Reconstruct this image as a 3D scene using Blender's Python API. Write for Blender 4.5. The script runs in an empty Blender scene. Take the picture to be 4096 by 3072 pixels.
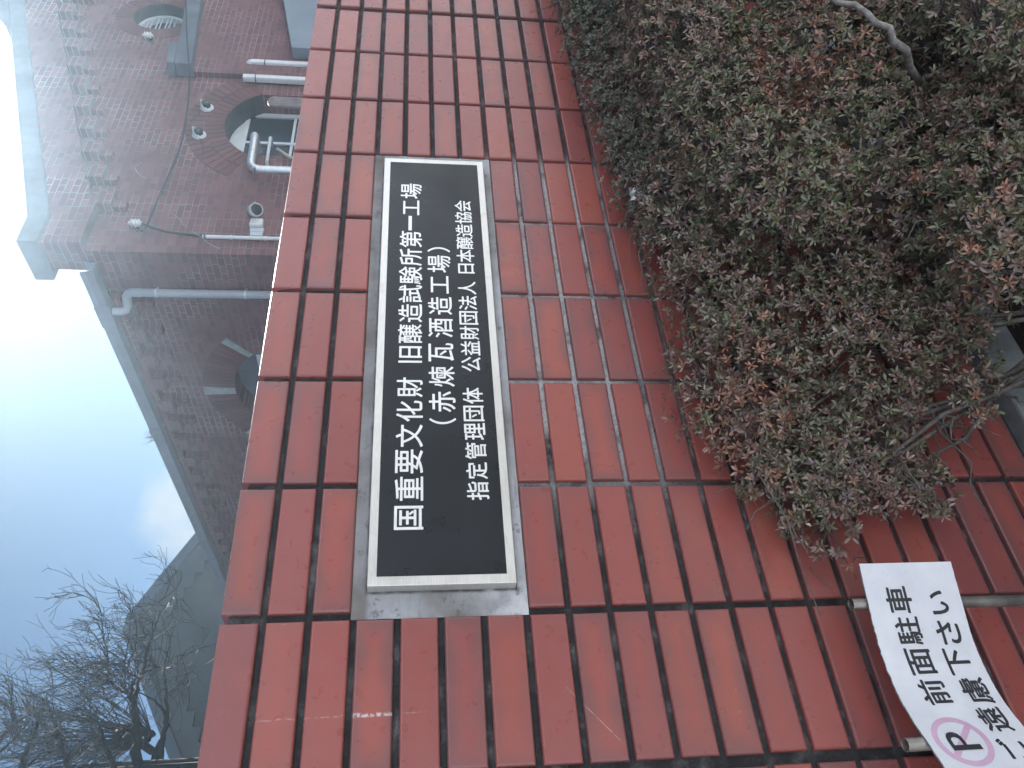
import bpy, bmesh, math, random
import numpy as np
from mathutils import Vector, Matrix

scene = bpy.context.scene
COL = scene.collection
PI = math.pi
random.seed(7)

# ------------------------------------------------------------------ camera
RIGHT = Vector((0.78806997, -0.61556139, 0.00546695))
DOWN = Vector((-0.07248768, -0.10161385, -0.9921795))
FWD = Vector((0.61130291, 0.78151059, -0.12469944))
CAM = Vector((-0.26409769, -1.23167222, 1.40678539))
FPX = 3175.64849
cd = bpy.data.cameras.new('camera')
cam = bpy.data.objects.new('camera', cd)
COL.objects.link(cam)
# the phone was held on its side: the picture's x axis runs down the wall
M = Matrix((DOWN, RIGHT, -FWD)).transposed().to_4x4()
M.translation = CAM
cam.matrix_world = M
cd.sensor_fit = 'HORIZONTAL'
cd.sensor_width = 36.0
cd.lens = FPX / 4096 * 36.0
cd.clip_start = 0.02
cd.clip_end = 600
scene.camera = cam

# ------------------------------------------------------------------ light
SUN_EL, SUN_AZ = math.radians(33.0), math.radians(53.0)      # azimuth from +Y towards +X
sund = Vector((math.sin(SUN_AZ) * math.cos(SUN_EL), math.cos(SUN_AZ) * math.cos(SUN_EL), math.sin(SUN_EL)))
w = bpy.data.worlds.new('World')
scene.world = w
w.use_nodes = True
nt = w.node_tree
nt.nodes.clear()
N = nt.nodes.new
out = N('ShaderNodeOutputWorld')
bg = N('ShaderNodeBackground')
bg.inputs['Strength'].default_value = 0.05
sky = N('ShaderNodeTexSky')
sky.sky_type = 'NISHITA'
sky.sun_disc = False
sky.sun_elevation = SUN_EL
sky.sun_rotation = SUN_AZ
sky.air_density = 0.42
sky.dust_density = 0.4
sky.ozone_density = 1.0
tc = N('ShaderNodeTexCoord')
# a single bank of cumulus low in the sky behind the buildings
cdir = (DOWN * ((760 - 2048) / FPX) + RIGHT * ((1536 - 2060) / FPX) + FWD).normalized()
vm = N('ShaderNodeVectorMath'); vm.operation = 'DOT_PRODUCT'
vm.inputs[1].default_value = cdir
nz = N('ShaderNodeTexNoise'); nz.inputs['Scale'].default_value = 14; nz.inputs['Detail'].default_value = 7
mr = N('ShaderNodeMapRange'); mr.interpolation_type = 'SMOOTHSTEP'
mr.inputs['From Min'].default_value = 0.9968; mr.inputs['From Max'].default_value = 0.9999
ad = N('ShaderNodeMath'); ad.operation = 'MULTIPLY_ADD'
ad.inputs[1].default_value = 2.4; ad.inputs[2].default_value = -1.45
cl = N('ShaderNodeMath'); cl.operation = 'MULTIPLY_ADD'; cl.use_clamp = True
cl.inputs[1].default_value = 0.9
mx = N('ShaderNodeMix'); mx.data_type = 'RGBA'
mx.inputs['B'].default_value = (3.3, 3.55, 3.6, 1)
L = nt.links.new
L(tc.outputs['Generated'], vm.inputs[0]); L(tc.outputs['Generated'], nz.inputs['Vector'])
L(vm.outputs['Value'], mr.inputs['Value'])
L(nz.outputs['Fac'], ad.inputs[0])
L(mr.outputs['Result'], cl.inputs[0]); L(ad.outputs[0], cl.inputs[2])
cm = N('ShaderNodeMath'); cm.operation = 'MULTIPLY'
L(cl.outputs[0], cm.inputs[0]); L(mr.outputs['Result'], cm.inputs[1])
tn = N('ShaderNodeMix'); tn.data_type = 'RGBA'; tn.blend_type = 'MULTIPLY'; tn.inputs['Factor'].default_value = 1
tn.inputs['B'].default_value = (.49, .63, .645, 1)
L(sky.outputs[0], tn.inputs['A'])
L(cm.outputs[0], mx.inputs['Factor']); L(tn.outputs['Result'], mx.inputs['A'])
L(mx.outputs['Result'], bg.inputs['Color']); L(bg.outputs[0], out.inputs['Surface'])

sl = bpy.data.lights.new('sun', 'SUN')
sl.energy = 5.0
sl.angle = math.radians(0.5)
sl.color = (1.0, 0.96, 0.90)
so = bpy.data.objects.new('sun', sl)
so.rotation_euler = sund.to_track_quat('Z', 'Y').to_euler()
so.location = (4, 4, 12)
COL.objects.link(so)

scene.render.engine = 'CYCLES'
scene.view_settings.view_transform = 'Standard'
scene.view_settings.look = 'None'
scene.view_settings.exposure = 1.93
scene.view_settings.gamma = 1.0
scene.cycles.max_bounces = 8
scene.cycles.volume_bounces = 1


# ------------------------------------------------------------------ helpers
def at(px, py, Y):
    """point of the vertical plane at depth Y that the photo shows at (px, py)"""
    d = RIGHT * ((1536 - py) / FPX) + DOWN * ((px - 2048) / FPX) + FWD
    return CAM + d * ((Y - CAM.y) / d.y)


def tag(o, label=None, cat=None, group=None, kind=None):
    if label: o['label'] = label
    if cat: o['category'] = cat
    if group: o['group'] = group
    if kind: o['kind'] = kind
    return o


def thing(name, label, cat, loc=(0, 0, 0), group=None):
    o = bpy.data.objects.new(name, None)
    o.empty_display_size = 0.1
    COL.objects.link(o)
    o.location = loc
    return tag(o, label, cat, group)


class MB:
    def __init__(self): self.v = []; self.f = []; self.m = []; self.uv = None
    def add(self, vs, fs, mi=0):
        b = len(self.v)
        self.v += [tuple(p) for p in vs]
        self.f += [tuple(b + i for i in f) for f in fs]
        self.m += [mi] * len(fs)
    def box(self, a, b, mi=0):
        (x0, y0, z0), (x1, y1, z1) = a, b
        self.add([(x0, y0, z0), (x1, y0, z0), (x1, y1, z0), (x0, y1, z0), (x0, y0, z1), (x1, y0, z1), (x1, y1, z1), (x0, y1, z1)],
                 [(0, 3, 2, 1), (4, 5, 6, 7), (0, 1, 5, 4), (1, 2, 6, 5), (2, 3, 7, 6), (3, 0, 4, 7)], mi)
    def prism(self, poly, axis, lo, hi, mi=0):
        """poly in the plane normal to axis ('y': (x,z); 'x': (y,z); 'z': (x,y))"""
        def P(u, v, t):
            return {'y': (u, t, v), 'x': (t, u, v), 'z': (u, v, t)}[axis]
        n = len(poly)
        vs = [P(u, v, lo) for u, v in poly] + [P(u, v, hi) for u, v in poly]
        fs = [tuple(range(n)), tuple(range(2 * n - 1, n - 1, -1))]
        fs += [(i, i + n, (i + 1) % n + n, (i + 1) % n) for i in range(n)]
        self.add(vs, fs, mi)
    def tube(self, pts, rad, n=8, caps=True, mi=0):
        pts = [Vector(p) for p in pts]
        if not hasattr(rad, '__len__'): rad = [rad] * len(pts)
        vs = []; fs = []
        ref = None
        for i, p in enumerate(pts):
            t = (pts[min(i + 1, len(pts) - 1)] - pts[max(i - 1, 0)]).normalized()
            if ref is None:
                ref = t.orthogonal().normalized()
            else:
                ref = (ref - t * ref.dot(t))
                ref = ref.normalized() if ref.length > 1e-6 else t.orthogonal().normalized()
            bi = t.cross(ref)
            for k in range(n):
                a = 2 * PI * k / n
                vs.append(p + (ref * math.cos(a) + bi * math.sin(a)) * rad[i])
        for i in range(len(pts) - 1):
            for k in range(n):
                fs.append((i * n + k, i * n + (k + 1) % n, (i + 1) * n + (k + 1) % n, (i + 1) * n + k))
        if caps:
            fs.append(tuple(range(n - 1, -1, -1)))
            fs.append(tuple(range((len(pts) - 1) * n, len(pts) * n)))
        self.add(vs, fs, mi)
    def lathe(self, prof, mat, n=20, mi=0):
        """profile of (radius, height) turned about local z, placed by mat"""
        vs = []; fs = []
        for r, h in prof:
            for k in range(n):
                a = 2 * PI * k / n
                vs.append(mat @ Vector((r * math.cos(a), r * math.sin(a), h)))
        for i in range(len(prof) - 1):
            for k in range(n):
                fs.append((i * n + k, i * n + (k + 1) % n, (i + 1) * n + (k + 1) % n, (i + 1) * n + k))
        self.add(vs, fs, mi)
    def build(self, name, mat, parent=None, smooth=False, bevel=0, sharp=None):
        me = bpy.data.meshes.new(name)
        me.from_pydata(self.v, [], self.f)
        for mm in (mat if isinstance(mat, (list, tuple)) else [mat]): me.materials.append(mm)
        if isinstance(mat, (list, tuple)): me.polygons.foreach_set('material_index', self.m)
        bm = bmesh.new(); bm.from_mesh(me)
        bmesh.ops.recalc_face_normals(bm, faces=bm.faces)
        bm.to_mesh(me); bm.free()
        if smooth:
            me.polygons.foreach_set('use_smooth', [True] * len(me.polygons))
            if sharp: me.set_sharp_from_angle(angle=math.radians(sharp))
        o = bpy.data.objects.new(name, me)
        COL.objects.link(o)
        if parent: attach(o, parent)
        if bevel:
            bv = o.modifiers.new('bevel', 'BEVEL'); bv.width = bevel; bv.segments = 2; bv.limit_method = 'ANGLE'
        return o


def attach(o, parent):
    """parent while the mesh keeps its world coordinates"""
    o.parent = parent
    off = Vector((0, 0, 0)); q = parent
    while q: off += Vector(q.location); q = q.parent
    o.data.transform(Matrix.Translation(-off))
    return o


# ------------------------------------------------------------------ materials
class NM:
    def __init__(self, name):
        self.m = bpy.data.materials.new(name); self.m.use_nodes = True
        self.t = self.m.node_tree; self.b = self.t.nodes['Principled BSDF']
        self._c = None
    def n(self, typ, **kw):
        nd = self.t.nodes.new('ShaderNode' + typ)
        for k, v in kw.items():
            if k.startswith('i_'):
                key = k[2:].replace('_', ' ')
                nd.inputs[int(key) if key.isdigit() else key].default_value = v
            else: setattr(nd, k, v)
        return nd
    def l(self, a, b): self.t.links.new(a, b)
    @property
    def co(self):
        if not self._c: self._c = self.n('TexCoord')
        return self._c.outputs['Object']
    def noise(self, scale, detail=4, rough=0.55, vec=None, stretch=None):
        nd = self.n('TexNoise'); nd.inputs['Scale'].default_value = scale
        nd.inputs['Detail'].default_value = detail; nd.inputs['Roughness'].default_value = rough
        v = vec or self.co
        if stretch:
            mp = self.n('Mapping'); mp.inputs['Scale'].default_value = stretch; self.l(v, mp.inputs[0]); v = mp.outputs[0]
        self.l(v, nd.inputs['Vector'])
        return nd.outputs['Fac']
    def ramp(self, fac, stops):
        r = self.n('ValToRGB'); e = r.color_ramp.elements
        while len(e) < len(stops): e.new(0.5)
        for el, (p, c) in zip(e, stops):
            el.position = p; el.color = c if len(c) == 4 else (*c, 1)
        self.l(fac, r.inputs[0]); return r.outputs[0]
    def range(self, v, a, b, c=0, d=1):
        r = self.n('MapRange', interpolation_type='SMOOTHSTEP')
        for k, x in zip(('From Min', 'From Max', 'To Min', 'To Max'), (a, b, c, d)): r.inputs[k].default_value = x
        self.l(v, r.inputs['Value']); return r.outputs['Result']
    def math(self, op, a, b=None, c=None, clamp=False):
        nd = self.n('Math', operation=op, use_clamp=clamp)
        for i, x in enumerate((a, b, c)):
            if x is None: continue
            if hasattr(x, 'is_linked'): self.l(x, nd.inputs[i])
            else: nd.inputs[i].default_value = x
        return nd.outputs[0]
    def mix(self, fac, a, b, blend='MIX'):
        nd = self.n('Mix', data_type='RGBA', blend_type=blend)
        for key, x in (('Factor', fac), ('A', a), ('B', b)):
            if hasattr(x, 'is_linked'): self.l(x, nd.inputs[key])
            else: nd.inputs[key].default_value = x if not isinstance(x, tuple) or len(x) == 4 else (*x, 1)
        return nd.outputs['Result']
    def base(self, x):
        if hasattr(x, 'is_linked'): self.l(x, self.b.inputs['Base Color'])
        else: self.b.inputs['Base Color'].default_value = (*x, 1)
        return self
    def set(self, **kw):
        for k, v in kw.items():
            s = self.b.inputs[k.replace('_', ' ')]
            if hasattr(v, 'is_linked'): self.l(v, s)
            else: s.default_value = v
        return self
    def bump(self, h, strength=0.3, dist=0.01):
        nd = self.n('Bump'); nd.inputs['Strength'].default_value = strength; nd.inputs['Distance'].default_value = dist
        self.l(h, nd.inputs['Height']); self.l(nd.outputs[0], self.b.inputs['Normal']); return self


def plain(name, col, rough=0.5, metal=0.0, var=0.12, scale=12, bump=0.05):
    k = NM(name)
    f = k.noise(scale, 6)
    dark = tuple(c * (1 - var * 1.6) for c in col); lite = tuple(min(1, c * (1 + var)) for c in col)
    k.base(k.ramp(f, [(0.3, dark), (0.7, lite)])).set(Roughness=rough, Metallic=metal)
    if bump: k.bump(k.noise(scale * 14, 3), bump, 0.004)
    return k.m


def tile_material():
    k = NM('glazed_red_tile')
    geo = k.n('NewGeometry')
    rnd = geo.outputs['Random Per Island']
    base = k.ramp(rnd, [(0.0, (.268, .068, .063)), (.2, (.335, .086, .071)), (.4, (.285, .077, .073)), (.6, (.350, .092, .070)), (.8, (.308, .082, .069)), (1, (.240, .069, .069))])
    uv = k.n('UVMap'); sp = k.n('SeparateXYZ'); k.l(uv.outputs[0], sp.inputs[0])
    u, v = sp.outputs[0], sp.outputs[1]
    # kiln burn: cloudy grey patches creeping in from the long edges
    du = k.math('MINIMUM', k.math('MULTIPLY', u, 2.6), k.math('MULTIPLY', k.math('SUBTRACT', 1.0, u), 2.6))
    dv = k.math('MINIMUM', v, k.math('SUBTRACT', 1.0, v))
    ed = k.math('MINIMUM', du, dv)
    wv = k.n('TexNoise', noise_dimensions='4D'); wv.inputs['Scale'].default_value = 11; wv.inputs['Detail'].default_value = 3
    k.l(k.co, wv.inputs['Vector']); k.l(k.math('MULTIPLY', rnd, 40.0), wv.inputs['W'])
    nz = wv.outputs['Fac']
    burn = k.math('MULTIPLY', k.range(k.math('ADD', k.math('MULTIPLY', ed, 1.2), nz), 1.08, .40), k.range(k.math('FRACT', k.math('MULTIPLY', rnd, 7.31)), .1, .8, .15, .85))
    c = k.mix(burn, base, (.165, .078, .082))
    c = k.mix(k.range(nz, .55, .8, 0, .30), c, (.385, .102, .066))
    c = k.mix(k.range(k.noise(420, 2), .35, .65, 0, .16), c, (.16, .05, .04))
    # long pale scrape across the first column
    so_ = k.n('SeparateXYZ'); k.l(k.co, so_.inputs[0])
    X, Z = so_.outputs[0], so_.outputs[2]
    wob = k.math('MULTIPLY', k.math('SUBTRACT', k.noise(25, 3), .5), .012)
    xl = k.math('ABSOLUTE', k.math('ADD', k.math('SUBTRACT', X, k.math('MULTIPLY_ADD', Z, -0.012, 0.0985)), wob))
    streak = k.math('MULTIPLY', k.range(xl, .0042, .0008), k.math('MULTIPLY', k.range(Z, 1.425, 1.432), k.range(Z, 1.4925, 1.487)))
    faint = k.math('MULTIPLY', k.range(xl, .0016, .0003), k.math('MULTIPLY', k.range(Z, 1.38, 1.40), k.range(Z, 1.65, 1.60, 0, .4)))
    sc = k.math('MULTIPLY', k.math('MAXIMUM', streak, faint), k.range(k.noise(160, 3), .40, .58), clamp=True)
    c = k.mix(sc, c, (.55, .50, .50))
    # specks of lime and soot
    vo = k.n('TexVoronoi'); vo.inputs['Scale'].default_value = 26; k.l(k.co, vo.inputs['Vector'])
    c = k.mix(k.range(vo.outputs['Distance'], .035, .018, 0, .7), c, (.5, .45, .42))
    dr = k.noise(30, 5, .65, stretch=(1, 1, .09))
    c = k.mix(k.range(dr, .52, .74, 0, .17), c, (.15, .062, .062))
    p1, p2 = at(2255, 2737, 0), at(2512, 2992, 0); dl = (p2 - p1).normalized()
    ac = k.math('ABSOLUTE', k.math('ADD', k.math('SUBTRACT', k.math('MULTIPLY', X, dl.z), k.math('MULTIPLY', Z, dl.x)), p1.z * dl.x - p1.x * dl.z + 0.0))
    al = k.math('ADD', k.math('MULTIPLY', X, dl.x), k.math('MULTIPLY', Z, dl.z)); a0 = p1.x * dl.x + p1.z * dl.z
    sc2 = k.math('MULTIPLY', k.range(ac, .0007, .0002), k.math('MULTIPLY', k.range(al, a0, a0 + .01), k.range(al, a0 + (p2 - p1).length, a0 + (p2 - p1).length - .02)))
    c = k.mix(k.math('MULTIPLY', sc2, k.range(k.noise(70, 3), .40, .55, .1, .7)), c, (.55, .48, .47))
    k.base(c)
    k.set(Roughness=k.range(k.noise(40, 4), .2, .8, .24, .42), IOR=1.5)
    hb = k.math('ADD', k.math('MULTIPLY', k.noise(9, 2), 1.0), k.math('MULTIPLY', k.noise(350, 2), .04))
    k.bump(hb, .12, .01)
    return k.m


def mortar_material():
    k = NM('dark_joint_mortar')
    f = k.noise(26, 8, .65); g = k.noise(180, 4, .7)
    c = k.ramp(f, [(.35, (.014, .014, .016)), (.52, (.028, .029, .031)), (.60, (.07, .072, .075)), (.72, (.15, .155, .16))])
    sp = k.n('SeparateXYZ'); k.l(k.co, sp.inputs[0]); X, Z = sp.outputs[0], sp.outputs[2]
    near = k.math('MULTIPLY', k.math('MULTIPLY', k.range(X, .34, .60), k.range(X, 1.50, 1.36)), k.math('MULTIPLY', k.range(Z, 1.30, 1.25), k.range(Z, .80, 1.04)))
    near = k.math('MULTIPLY', near, k.range(k.noise(15, 5), .30, .52))
    c = k.mix(k.math('MULTIPLY', near, .95), c, (.40, .40, .41))
    c = k.mix(k.range(g, .35, .7), c, (.012, .012, .014), 'MIX') if False else k.mix(k.range(g, .40, .72, 0, .55), c, (.012, .013, .015))
    k.base(c).set(Roughness=.9)
    k.bump(k.math('ADD', f, k.math('MULTIPLY', g, .6)), .7, .006)
    return k.m


def bed_material():
    k = NM('grey_setting_mortar')
    f = k.noise(7, 6, .6); g = k.noise(60, 5, .6); st = k.noise(8, 4, .6, stretch=(1, 1, 9))
    c = k.ramp(f, [(.32, (.19, .185, .18)), (.5, (.32, .33, .355)), (.62, (.40, .415, .45)), (.75, (.47, .48, .50))])
    c = k.mix(k.range(st, .5, .75, 0, .5), c, (.16, .155, .15))
    sp = k.n('SeparateXYZ'); k.l(k.co, sp.inputs[0])
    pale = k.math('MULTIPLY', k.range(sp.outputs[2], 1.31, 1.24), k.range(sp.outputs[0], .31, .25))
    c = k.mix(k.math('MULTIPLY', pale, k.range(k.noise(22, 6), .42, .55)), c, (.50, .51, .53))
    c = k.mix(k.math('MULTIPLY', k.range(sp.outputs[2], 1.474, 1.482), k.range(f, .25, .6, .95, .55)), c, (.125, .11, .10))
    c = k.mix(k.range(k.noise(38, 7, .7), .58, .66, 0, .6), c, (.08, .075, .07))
    X, Z = sp.outputs[0], sp.outputs[2]                                  # bed darker in the angle against the plate
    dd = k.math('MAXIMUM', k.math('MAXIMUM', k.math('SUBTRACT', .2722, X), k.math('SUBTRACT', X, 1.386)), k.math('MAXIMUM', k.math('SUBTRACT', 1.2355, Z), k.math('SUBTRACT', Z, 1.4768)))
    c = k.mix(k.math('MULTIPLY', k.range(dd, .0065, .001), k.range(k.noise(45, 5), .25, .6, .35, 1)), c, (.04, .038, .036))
    k.base(c).set(Roughness=.75).bump(k.math('ADD', g, f), .5, .006)
    return k.m


def brick_material(name, axis, radial=False):
    k = NM(name)
    if radial:
        rnd = k.n('NewGeometry').outputs['Random Per Island']
        c = k.ramp(rnd, [(0, (.13, .062, .062)), (.4, (.18, .080, .078)), (.7, (.155, .076, .076)), (1, (.21, .092, .088))])
        k.base(k.mix(k.range(k.noise(30, 5), .3, .7, 0, .4), c, (.12, .06, .055))).set(Roughness=.85)
        k.bump(k.noise(60, 5), .3, .01)
        return k.m
    sp = k.n('SeparateXYZ'); k.l(k.co, sp.inputs[0])
    cb = k.n('CombineXYZ'); k.l(sp.outputs[0 if axis == 'x' else 1], cb.inputs[0]); k.l(sp.outputs[2], cb.inputs[1])
    # courses wander a little
    br = k.n('TexBrick', offset=.5, offset_frequency=2, squash=.52, squash_frequency=2)
    for key, x in (('Scale', 1.0), ('Mortar Size', .0065), ('Mortar Smooth', .25), ('Bias', -.1), ('Brick Width', .228), ('Row Height', .0755)):
        br.inputs[key].default_value = x
    wn = k.n('TexNoise'); wn.inputs['Scale'].default_value = 6; k.l(cb.outputs[0], wn.inputs['Vector'])
    wv = k.n('VectorMath', operation='MULTIPLY_ADD'); wv.inputs[1].default_value = (.012, .010, 0)
    k.l(wn.outputs['Color'], wv.inputs[0]); k.l(cb.outputs[0], wv.inputs[2]); k.l(wv.outputs[0], br.inputs['Vector'])
    br.inputs['Color1'].default_value = (.175, .076, .080, 1); br.inputs['Color2'].default_value = (.245, .108, .108, 1)
    br.inputs['Mortar'].default_value = (.44, .40, .37, 1)
    pale = k.range(k.noise(1.3, 5), .38, .70)
    mort = k.mix(pale, (.16, .115, .118), (.29, .26, .265))
    k.l(mort, br.inputs['Mortar'])
    c = k.mix(k.range(k.noise(2.2, 6), .45, .75, 0, .45), br.outputs['Color'], (.14, .070, .070))
    c = k.mix(k.range(k.noise(5, 7, .7), .62, .74, 0, .22), c, (.17, .13, .13))
    k.base(c).set(Roughness=.85)
    k.bump(k.math('SUBTRACT', k.math('MULTIPLY', k.noise(50, 5), .25), br.outputs['Fac']), .5, .008)
    return k.m


def steel_material():
    k = NM('brushed_stainless_steel')
    f = k.noise(60, 3, .5, stretch=(1.0, 1, 16)); s = k.noise(9, 5, .6)
    g = k.noise(60, 3, .5, stretch=(16, 1, 1.0))
    c = k.ramp(k.math('ADD', k.math('MULTIPLY', f, .5), k.math('MULTIPLY', s, .5)), [(.3, (.56, .545, .52)), (.7, (.76, .745, .715))])
    c = k.mix(k.range(k.noise(24, 6, .65), .55, .72, 0, .35), c, (.42, .40, .37))
    k.base(c).set(Metallic=.62, Roughness=k.range(s, .3, .7, .34, .52)).bump(k.math('ADD', f, g), .06, .002)
    return k.m


def panel_material():
    k = NM('black_etched_panel')
    f = k.noise(340, 2, .6); wv = k.noise(26, 3, .5, stretch=(1.0, 1, .12)); s = k.noise(5, 5)
    c = k.ramp(s, [(.35, (.006, .0075, .010)), (.65, (.013, .015, .019))])
    k.base(c).set(Roughness=k.range(k.noise(12, 5), .3, .7, .26, .40), Specular_IOR_Level=.34)
    k.bump(k.math('ADD', k.math('MULTIPLY', f, .8), k.math('MULTIPLY', wv, .7)), .5, .002)
    return k.m


def leaf_material(name):
    k = NM(name)
    at_ = k.n('Attribute', attribute_name='col')
    c = k.mix(k.range(k.noise(160, 3), .3, .7, 0, .35), at_.outputs['Color'], (.04, .035, .025))
    k.base(c).set(Roughness=.36, Specular_IOR_Level=.6)
    k.bump(k.noise(500, 2), .15, .001)
    return k.m


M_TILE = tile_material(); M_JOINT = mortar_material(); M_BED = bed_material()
M_BRX = brick_material('weathered_red_brick_front', 'x'); M_BRY = brick_material('weathered_red_brick_side', 'y')
M_RING = brick_material('arch_brick', 'x', True)
M_STEEL = steel_material(); M_PANEL = panel_material()
M_LETTER = plain('bright_steel_letter', (.80, .80, .79), .42, .35, .05, 60, .03)
M_CONC = plain('pale_concrete_coping', (.14, .15, .18), .85, 0, .14, 3, .3)
M_FOOT = plain('footing_concrete', (.22, .235, .24), .9, 0, .25, 14, .5)
M_SOIL = plain('dark_soil', (.035, .027, .02), .95, 0, .4, 18, .9)
M_PAVE = plain('pavement_concrete', (.42, .42, .41), .9, 0, .15, 2.5, .4)
M_ROAD = plain('asphalt', (.16, .16, .165), .9, 0, .25, 40, .6)
M_RENDER = plain('grey_render', (.155, .175, .18), .9, 0, .14, 1.2, .3)
M_FASCIA = plain('pale_blue_metal_fascia', (.24, .28, .33), .5, 0, .08, 2, .05)
M_GUTTER = plain('grey_gutter_plastic', (.24, .245, .29), .45, 0, .07, 5, .03)
M_WHITEPIPE = plain('white_painted_pipe', (.78, .79, .80), .4, 0, .05, 20, .03)
M_GALV = plain('galvanised_duct', (.66, .68, .70), .33, .6, .10, 25, .04)
M_FRAME = plain('white_window_frame', (.62, .66, .68), .5, 0, .06, 10, .04)
M_STONE = plain('white_keystone', (.36, .37, .36), .8, 0, .16, 9, .3)
M_DARK = plain('dark_interior', (.018, .02, .022), .8, 0, .2, 3, 0)
M_CABLE = plain('black_cable', (.02, .02, .024), .6, 0, .2, 40, 0)
M_PORC = plain('white_porcelain', (.80, .80, .78), .3, 0, .05, 30, 0)
M_IRON = plain('grey_iron', (.16, .16, .17), .6, .3, .2, 40, .1)
M_ROOF = plain('dark_roof_sheet', (.12, .13, .14), .7, 0, .15, 6, .2)
M_BARK = plain('dark_bark', (.014, .012, .012), .9, 0, .35, 18, .6)
M_TWIG = plain('grey_brown_twig', (.032, .026, .025), .8, 0, .3, 30, .3)
M_POLE = plain('weathered_steel_pole', (.30, .28, .26), .38, .65, .3, 22, .1)
M_LEAF = leaf_material('azalea_leaf')
M_STEM = plain('grey_azalea_stem', (.12, .108, .098), .85, 0, .3, 60, .4)
M_LITTER = plain('white_plastic_scrap', (.74, .77, .79), .45, 0, .05, 40, .1)

glass = NM('dark_window_glass')
glass.base((.035, .042, .046)).set(Roughness=.06, Specular_IOR_Level=.7)
glass.bump(glass.noise(3, 2), .03, .02)
M_GLASS = glass.m

# ------------------------------------------------------------------ ground
def sheet(name, x0, y0, x1, y1, z, m):
    b = MB(); b.add([(x0, y0, z), (x1, y0, z), (x1, y1, z), (x0, y1, z)], [(0, 1, 2, 3)])
    o = b.build(name, m); tag(o, kind='structure'); return o
sheet('ground', -24, -17, 28, 26, 0.0, M_PAVE)
sheet('road', -24, -4.9, 28, -2.6, 0.004, M_ROAD)
b = MB(); b.box((-1.6, -.80, .002), (4.4, -.037, .09)); o = b.build('soil', M_SOIL); tag(o, kind='structure')

# ------------------------------------------------------------------ garden wall
PX, PL, RQ, TH, WH = .238688, .227, .0692562, .0592174, 1.70
WX0, WX1 = -1.75, 4.15
wall = thing('garden_wall', 'low boundary wall faced with stack-bonded brown-red tiles and black joints, behind the azaleas', 'wall', (0, 0, 0))
tb = MB(); uvs = []
rt = random.Random(3)
for i in range(-7, 17):
    x0 = i * PX + (-.0045 if i < 0 else 0) + (.0095 if i > 8 else 0)
    for r in range(22):
        if 1 <= i <= 5 and 3 <= r <= 6: continue
        jx, jz = rt.uniform(-.0007, .0007), rt.uniform(-.0005, .0005)
        a, c = x0 + jx + rt.uniform(0, .0006), x0 + PL + jx - rt.uniform(0, .0006)
        z1 = WH - r * RQ + jz; z0 = z1 - TH
        dy = rt.uniform(-.0007, .0007); tx, tz = rt.uniform(-.0006, .0006), rt.uniform(-.0004, .0004)
        vs = []; ring = []
        back = .012 if r else .20
        for ins, y in ((0, back), (0, .0040), (.0009, .0016), (.0024, .0004), (.0044, 0.0)):
            ring += [(a + ins, y, z0 + ins), (c - ins, y, z0 + ins), (c - ins, y, z1 - (ins if r else ins * .4)), (a + ins, y, z1 - (ins if r else ins * .4))]
        for (x, y, z) in ring:
            if y < .1:
                y = y + dy + tx * (2 * (x - a) / (c - a) - 1) + tz * (2 * (z - z0) / TH - 1)
            vs.append((x, y, z))
        fs = []
        for q in range(4):
            for s in range(4): fs.append((q * 4 + s, q * 4 + (s + 1) % 4, q * 4 + 4 + (s + 1) % 4, q * 4 + 4 + s))
        fs.append((16, 17, 18, 19))
        tb.add(vs, fs)
        uvs += [((x - a) / (c - a), (z - z0) / TH) for x, y, z in vs]
o = tb.build('tile_facing', M_TILE, wall)
me = o.data; ul = me.uv_layers.new(name='UVMap')
li = np.empty(len(me.loops), dtype=np.int32); me.loops.foreach_get('vertex_index', li)
ul.data.foreach_set('uv', np.array(uvs, dtype=np.float32)[li].ravel())
b = MB(); b.box((WX0, .0098, .174), (WX1, .205, WH - .010)); b.build('mortar_core', M_JOINT, wall)
b = MB(); b.box((WX0, -.036, -.1), (WX1, .205, .1738)); b.build('footing', M_FOOT, wall, bevel=.006)
# mortar bed in the recess round the nameplate, with a fillet against the plate
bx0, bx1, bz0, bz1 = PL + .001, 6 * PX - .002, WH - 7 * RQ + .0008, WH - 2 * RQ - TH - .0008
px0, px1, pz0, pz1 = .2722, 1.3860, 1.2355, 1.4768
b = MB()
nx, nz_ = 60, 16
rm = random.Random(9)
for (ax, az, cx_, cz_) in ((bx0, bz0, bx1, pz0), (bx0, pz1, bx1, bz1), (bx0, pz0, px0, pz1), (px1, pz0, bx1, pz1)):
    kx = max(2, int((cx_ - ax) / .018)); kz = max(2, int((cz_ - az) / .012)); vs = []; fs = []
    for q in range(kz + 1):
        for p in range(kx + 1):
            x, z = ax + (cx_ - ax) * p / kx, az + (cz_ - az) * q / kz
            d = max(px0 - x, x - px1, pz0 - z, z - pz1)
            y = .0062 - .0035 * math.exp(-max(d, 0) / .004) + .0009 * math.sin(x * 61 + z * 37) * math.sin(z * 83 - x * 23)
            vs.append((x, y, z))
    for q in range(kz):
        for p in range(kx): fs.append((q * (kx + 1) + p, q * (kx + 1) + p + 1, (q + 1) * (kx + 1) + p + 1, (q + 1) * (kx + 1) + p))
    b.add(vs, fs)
b.build('mortar_bed', M_BED, wall, smooth=True)

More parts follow.
